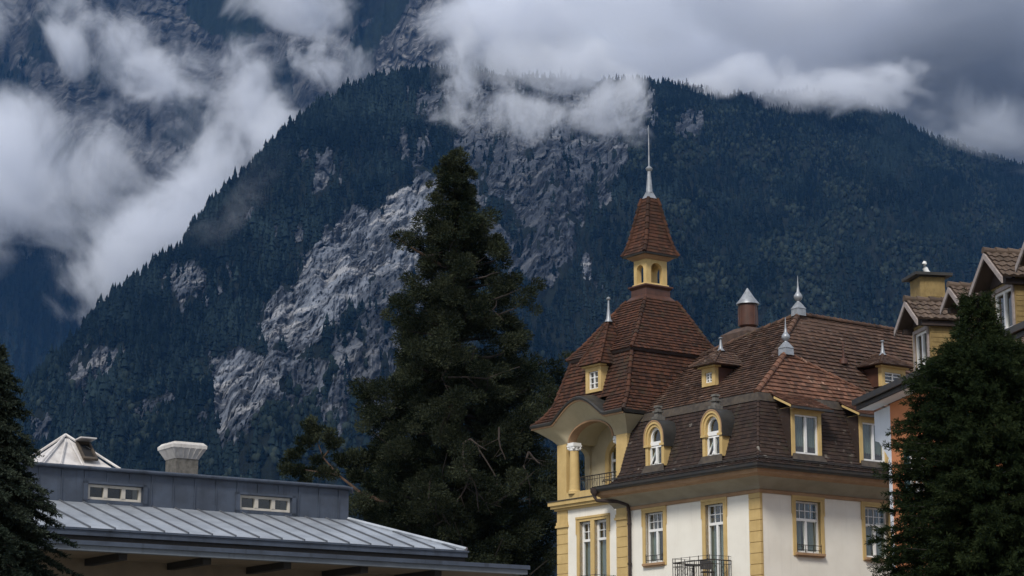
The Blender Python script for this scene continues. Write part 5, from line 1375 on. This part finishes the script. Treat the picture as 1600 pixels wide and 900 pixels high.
# ================================================================== MIST AND CLOUD
def mist(name, label, x, y, hx, hy, dist_, dep, dens, feat, lo, hi, tilt=0.0, seed=0.0, det=7, edge=0.75, col=(0.93, 0.95, 1.0), stretch=(1, 1, 1)):
    """one soft-edged volume of cloud, an ellipsoid of real size at its own distance"""
    c = at(x, y, dist_); s_ = dist_ * 1.0 / F * 1.02
    bm = bmesh.new(); bmesh.ops.create_icosphere(bm, subdivisions=3, radius=1.0)
    me = bpy.data.meshes.new(name); bm.to_mesh(me); bm.free()
    o = bpy.data.objects.new(name, me); COL.objects.link(o)
    o.location = c; o.scale = (hx * s_, dep, hy * s_); o.rotation_euler = (0, R(-tilt), math.atan2(-c.x, c.y))
    t = NT('cloud_vapour'); ob = t.obj()
    vs = t.scalev(ob, hx * s_ / feat * stretch[0], dep / feat * stretch[1], hy * s_ / feat * stretch[2])
    ad = t.n('ShaderNodeVectorMath', operation='ADD'); t.l(vs, ad.inputs[0]); ad.inputs[1].default_value = (seed * 3.7, seed * 1.3, seed * 2.9)
    nz = t.noise(ad.outputs[0], 1.0, det, 0.66, 0.6)
    nz = t.math('ADD', t.math('MULTIPLY', t.math('SUBTRACT', nz, 0.5), 3.0), 0.5)
    ln = t.n('ShaderNodeVectorMath', operation='LENGTH'); t.l(ob, ln.inputs[0])
    fall = t.math('SUBTRACT', 1.0, t.math('POWER', ln.outputs['Value'], 2.0))
    v_ = t.math('ADD', nz, t.math('MULTIPLY', t.math('SUBTRACT', fall, 0.55), edge))
    den = t.math('MULTIPLY', t.math('MULTIPLY', t.ramp(v_, lo, hi), dens), t.ramp(fall, 0.0, 0.25))
    pv_ = t.n('ShaderNodeVolumePrincipled'); pv_.inputs['Color'].default_value = (*col, 1); pv_.inputs['Anisotropy'].default_value = 0.0
    t.l(den, pv_.inputs['Density']); t.l(pv_.outputs[0], t.out.inputs['Volume'])
    me.materials.append(t.m)
    return tag(o, label, None, None, 'stuff')
MISTS = [
 ('cloud_bank', 'thick pale cloud filling the valley at the left edge', 10, 300, 330, 200, 5300, 480, 0.008, 280, 0.52, 0.98, 0, 1),
 ('cloud_bank', 'bright cloud pressed along the steep left ridge', 270, 340, 330, 105, 4700, 280, 0.011, 200, 0.5, 0.94, 40, 2),
 ('mist_wisp', 'bright wisp crossing the upper left cliff', 150, 60, 290, 105, 5500, 260, 0.010, 220, 0.6, 1.05, -22, 3),
 ('mist_wisp', 'upright wisp rising on the middle of the cliff', 385, 150, 100, 180, 5400, 230, 0.010, 140, 0.6, 1.0, -15, 4),
 ('mist_wisp', 'grey cloud at the top edge left of the rock buttress', 455, -10, 180, 80, 5500, 260, 0.010, 210, 0.55, 1.0, 0, 5),
 ('mist_wisp', 'small bright wisp beside the rock buttress', 520, 95, 110, 60, 5400, 180, 0.012, 110, 0.55, 0.95, -20, 6),
 ('mist_wisp', 'slender ragged wisp climbing above the left ridge', 425, 185, 45, 85, 5200, 120, 0.014, 80, 0.55, 1.1, -25, 41),
 ('mist_wisp', 'ragged grey shred over the upper left cliff', 230, 120, 90, 60, 5400, 150, 0.012, 90, 0.55, 1.15, 20, 42),
 ('mist_wisp', 'thin mist lying over the middle of the cliff', 290, 220, 240, 150, 5500, 220, 0.006, 150, 0.65, 1.3, 10, 7),
 ('mist_wisp', 'torn bright mist hanging over the middle of the central cliff', 830, 180, 130, 66, 3050, 110, 0.016, 75, 0.55, 0.98, -14, 18),
 ('mist_wisp', 'pale tail of mist running out to the left above the big tree', 715, 190, 85, 28, 3050, 80, 0.016, 55, 0.5, 1.2, -8, 19),
 ('mist_wisp', 'rising white plume left of the central mist', 718, 115, 52, 100, 3150, 100, 0.02, 65, 0.52, 0.98, -8, 29),
 ('mist_wisp', 'faint upper veil of the central mist', 800, 105, 130, 70, 3250, 110, 0.008, 80, 0.5, 1.2, 15, 31),
 ('mist_wisp', 'bright end of the mist against the right ridge', 945, 175, 80, 74, 3100, 110, 0.02, 70, 0.5, 0.98, 24, 10),
 ('mist_wisp', 'upright edge of the mist beside the spire', 990, 160, 48, 84, 3150, 90, 0.016, 65, 0.52, 1.0, 10, 33),
 ('mist_wisp', 'cloud joining the rock buttress to the overcast', 800, 50, 170, 120, 5000, 260, 0.012, 200, 0.25, 0.9, 0, 21),
 ('mist_wisp', 'thin veil of mist drifting on the left slope', 370, 320, 190, 45, 2850, 100, 0.0045, 70, 0.6, 1.5, 48, 12),
 ('cloud_deck', 'low overcast deck hiding the summit ridge', 1180, 0, 480, 160, 5000, 850, 0.008, 520, 0.25, 0.85, 0, 13),
 ('mist_wisp', 'soft fringe of cloud combed over the summit trees', 1250, 140, 250, 66, 4080, 150, 0.022, 170, 0.35, 0.95, 0, 15),
 ('mist_wisp', 'pale cloud lying along the summit between the plume and the right ridge', 860, 108, 190, 52, 3600, 130, 0.016, 110, 0.3, 0.9, 0, 51),
 ('mist_wisp', 'grey fringe of cloud on the falling right ridge', 1550, 210, 200, 95, 4560, 190, 0.012, 200, 0.35, 1.0, -22, 16, 7, 0.75, (0.72, 0.75, 0.81)),  # vapour colour greyed to put the cloud's shade into it
 ('cloud_deck', 'dark grey cloud sinking over the far right ridge', 1620, 120, 420, 230, 5500, 800, 0.010, 460, 0.2, 0.9, -12, 14, 7, 0.75, (0.6, 0.63, 0.69)),  # darker vapour colour stands in for the shade of a thick cloud
]
for q in MISTS: mist(*q)

# aerial haze: one even box of air round everything
hme = bpy.data.meshes.new('haze'); bm = bmesh.new(); bmesh.ops.create_cube(bm, size=1.0)
for q in bm.verts: q.co = Vector((q.co.x * 9000, q.co.y * 13000 + 2500, q.co.z * 3500 + 1040))
bm.to_mesh(hme); bm.free()
hz = NT('blue_air'); pv_ = hz.n('ShaderNodeVolumePrincipled'); pv_.inputs['Color'].default_value = (0.16, 0.44, 1.0, 1); pv_.inputs['Density'].default_value = 2.1e-5; pv_.inputs['Anisotropy'].default_value = 0.0
hz.l(pv_.outputs[0], hz.out.inputs['Volume'])
hme.materials.append(hz.m); HO = bpy.data.objects.new('haze', hme); COL.objects.link(HO)
HAZE = tag(HO, 'thin blue haze of the valley air', None, None, 'stuff')

# ================================================================== LIGHT
wd = bpy.data.worlds.new('World'); sc.world = wd; wd.use_nodes = True; nt = wd.node_tree; nt.nodes.clear()
Ld = Vector((-0.34, -0.94, 0.95)).normalized()
sky = nt.nodes.new('ShaderNodeTexSky'); sky.sky_type = 'NISHITA'; sky.sun_disc = False
sky.sun_elevation = math.asin(Ld.z); sky.sun_rotation = math.atan2(Ld.x, Ld.y); sky.altitude = 500; sky.air_density = 1.2; sky.dust_density = 2.0
b1 = nt.nodes.new('ShaderNodeBackground'); b1.inputs[1].default_value = 0.05; nt.links.new(sky.outputs[0], b1.inputs[0])
tc = nt.nodes.new('ShaderNodeTexCoord'); nz = nt.nodes.new('ShaderNodeTexNoise'); nz.inputs['Scale'].default_value = 4.0; nz.inputs['Detail'].default_value = 6; nz.inputs['Roughness'].default_value = 0.5
mp = nt.nodes.new('ShaderNodeMapping'); mp.inputs['Scale'].default_value = (1, 1, 2.4); nt.links.new(tc.outputs['Generated'], mp.inputs[0]); nt.links.new(mp.outputs[0], nz.inputs['Vector'])
cr = nt.nodes.new('ShaderNodeValToRGB'); nt.links.new(nz.outputs['Fac'], cr.inputs[0])
cr.color_ramp.elements[0].position = 0.32; cr.color_ramp.elements[0].color = (0.2, 0.215, 0.25, 1); cr.color_ramp.elements[1].position = 0.68; cr.color_ramp.elements[1].color = (0.42, 0.44, 0.48, 1)
b2 = nt.nodes.new('ShaderNodeBackground'); b2.inputs[1].default_value = 0.98; nt.links.new(cr.outputs[0], b2.inputs[0])
mxw = nt.nodes.new('ShaderNodeMixShader'); mxw.inputs[0].default_value = 0.75; nt.links.new(b1.outputs[0], mxw.inputs[1]); nt.links.new(b2.outputs[0], mxw.inputs[2])
wo = nt.nodes.new('ShaderNodeOutputWorld'); nt.links.new(mxw.outputs[0], wo.inputs[0])
sl = bpy.data.lights.new('sun', 'SUN'); sl.energy = 1.5; sl.angle = R(14); sl.color = (1.0, 0.955, 0.88)
so = bpy.data.objects.new('sun', sl); COL.objects.link(so); so.rotation_euler = Ld.to_track_quat('Z', 'Y').to_euler(); so.location = (0, 0, 60)
sc.view_settings.view_transform = 'Standard'; sc.view_settings.look = 'None'; sc.view_settings.exposure = 1.1; sc.view_settings.gamma = 1
sc.render.engine = 'CYCLES'
cy = sc.cycles
cy.use_denoising = True; cy.denoiser = 'OPENIMAGEDENOISE'
cy.max_bounces = 8; cy.diffuse_bounces = 2; cy.glossy_bounces = 2; cy.transmission_bounces = 3; cy.transparent_max_bounces = 10; cy.volume_bounces = 6
cy.volume_step_rate = 0.35; cy.volume_max_steps = 256
cy.sample_clamp_indirect = 4
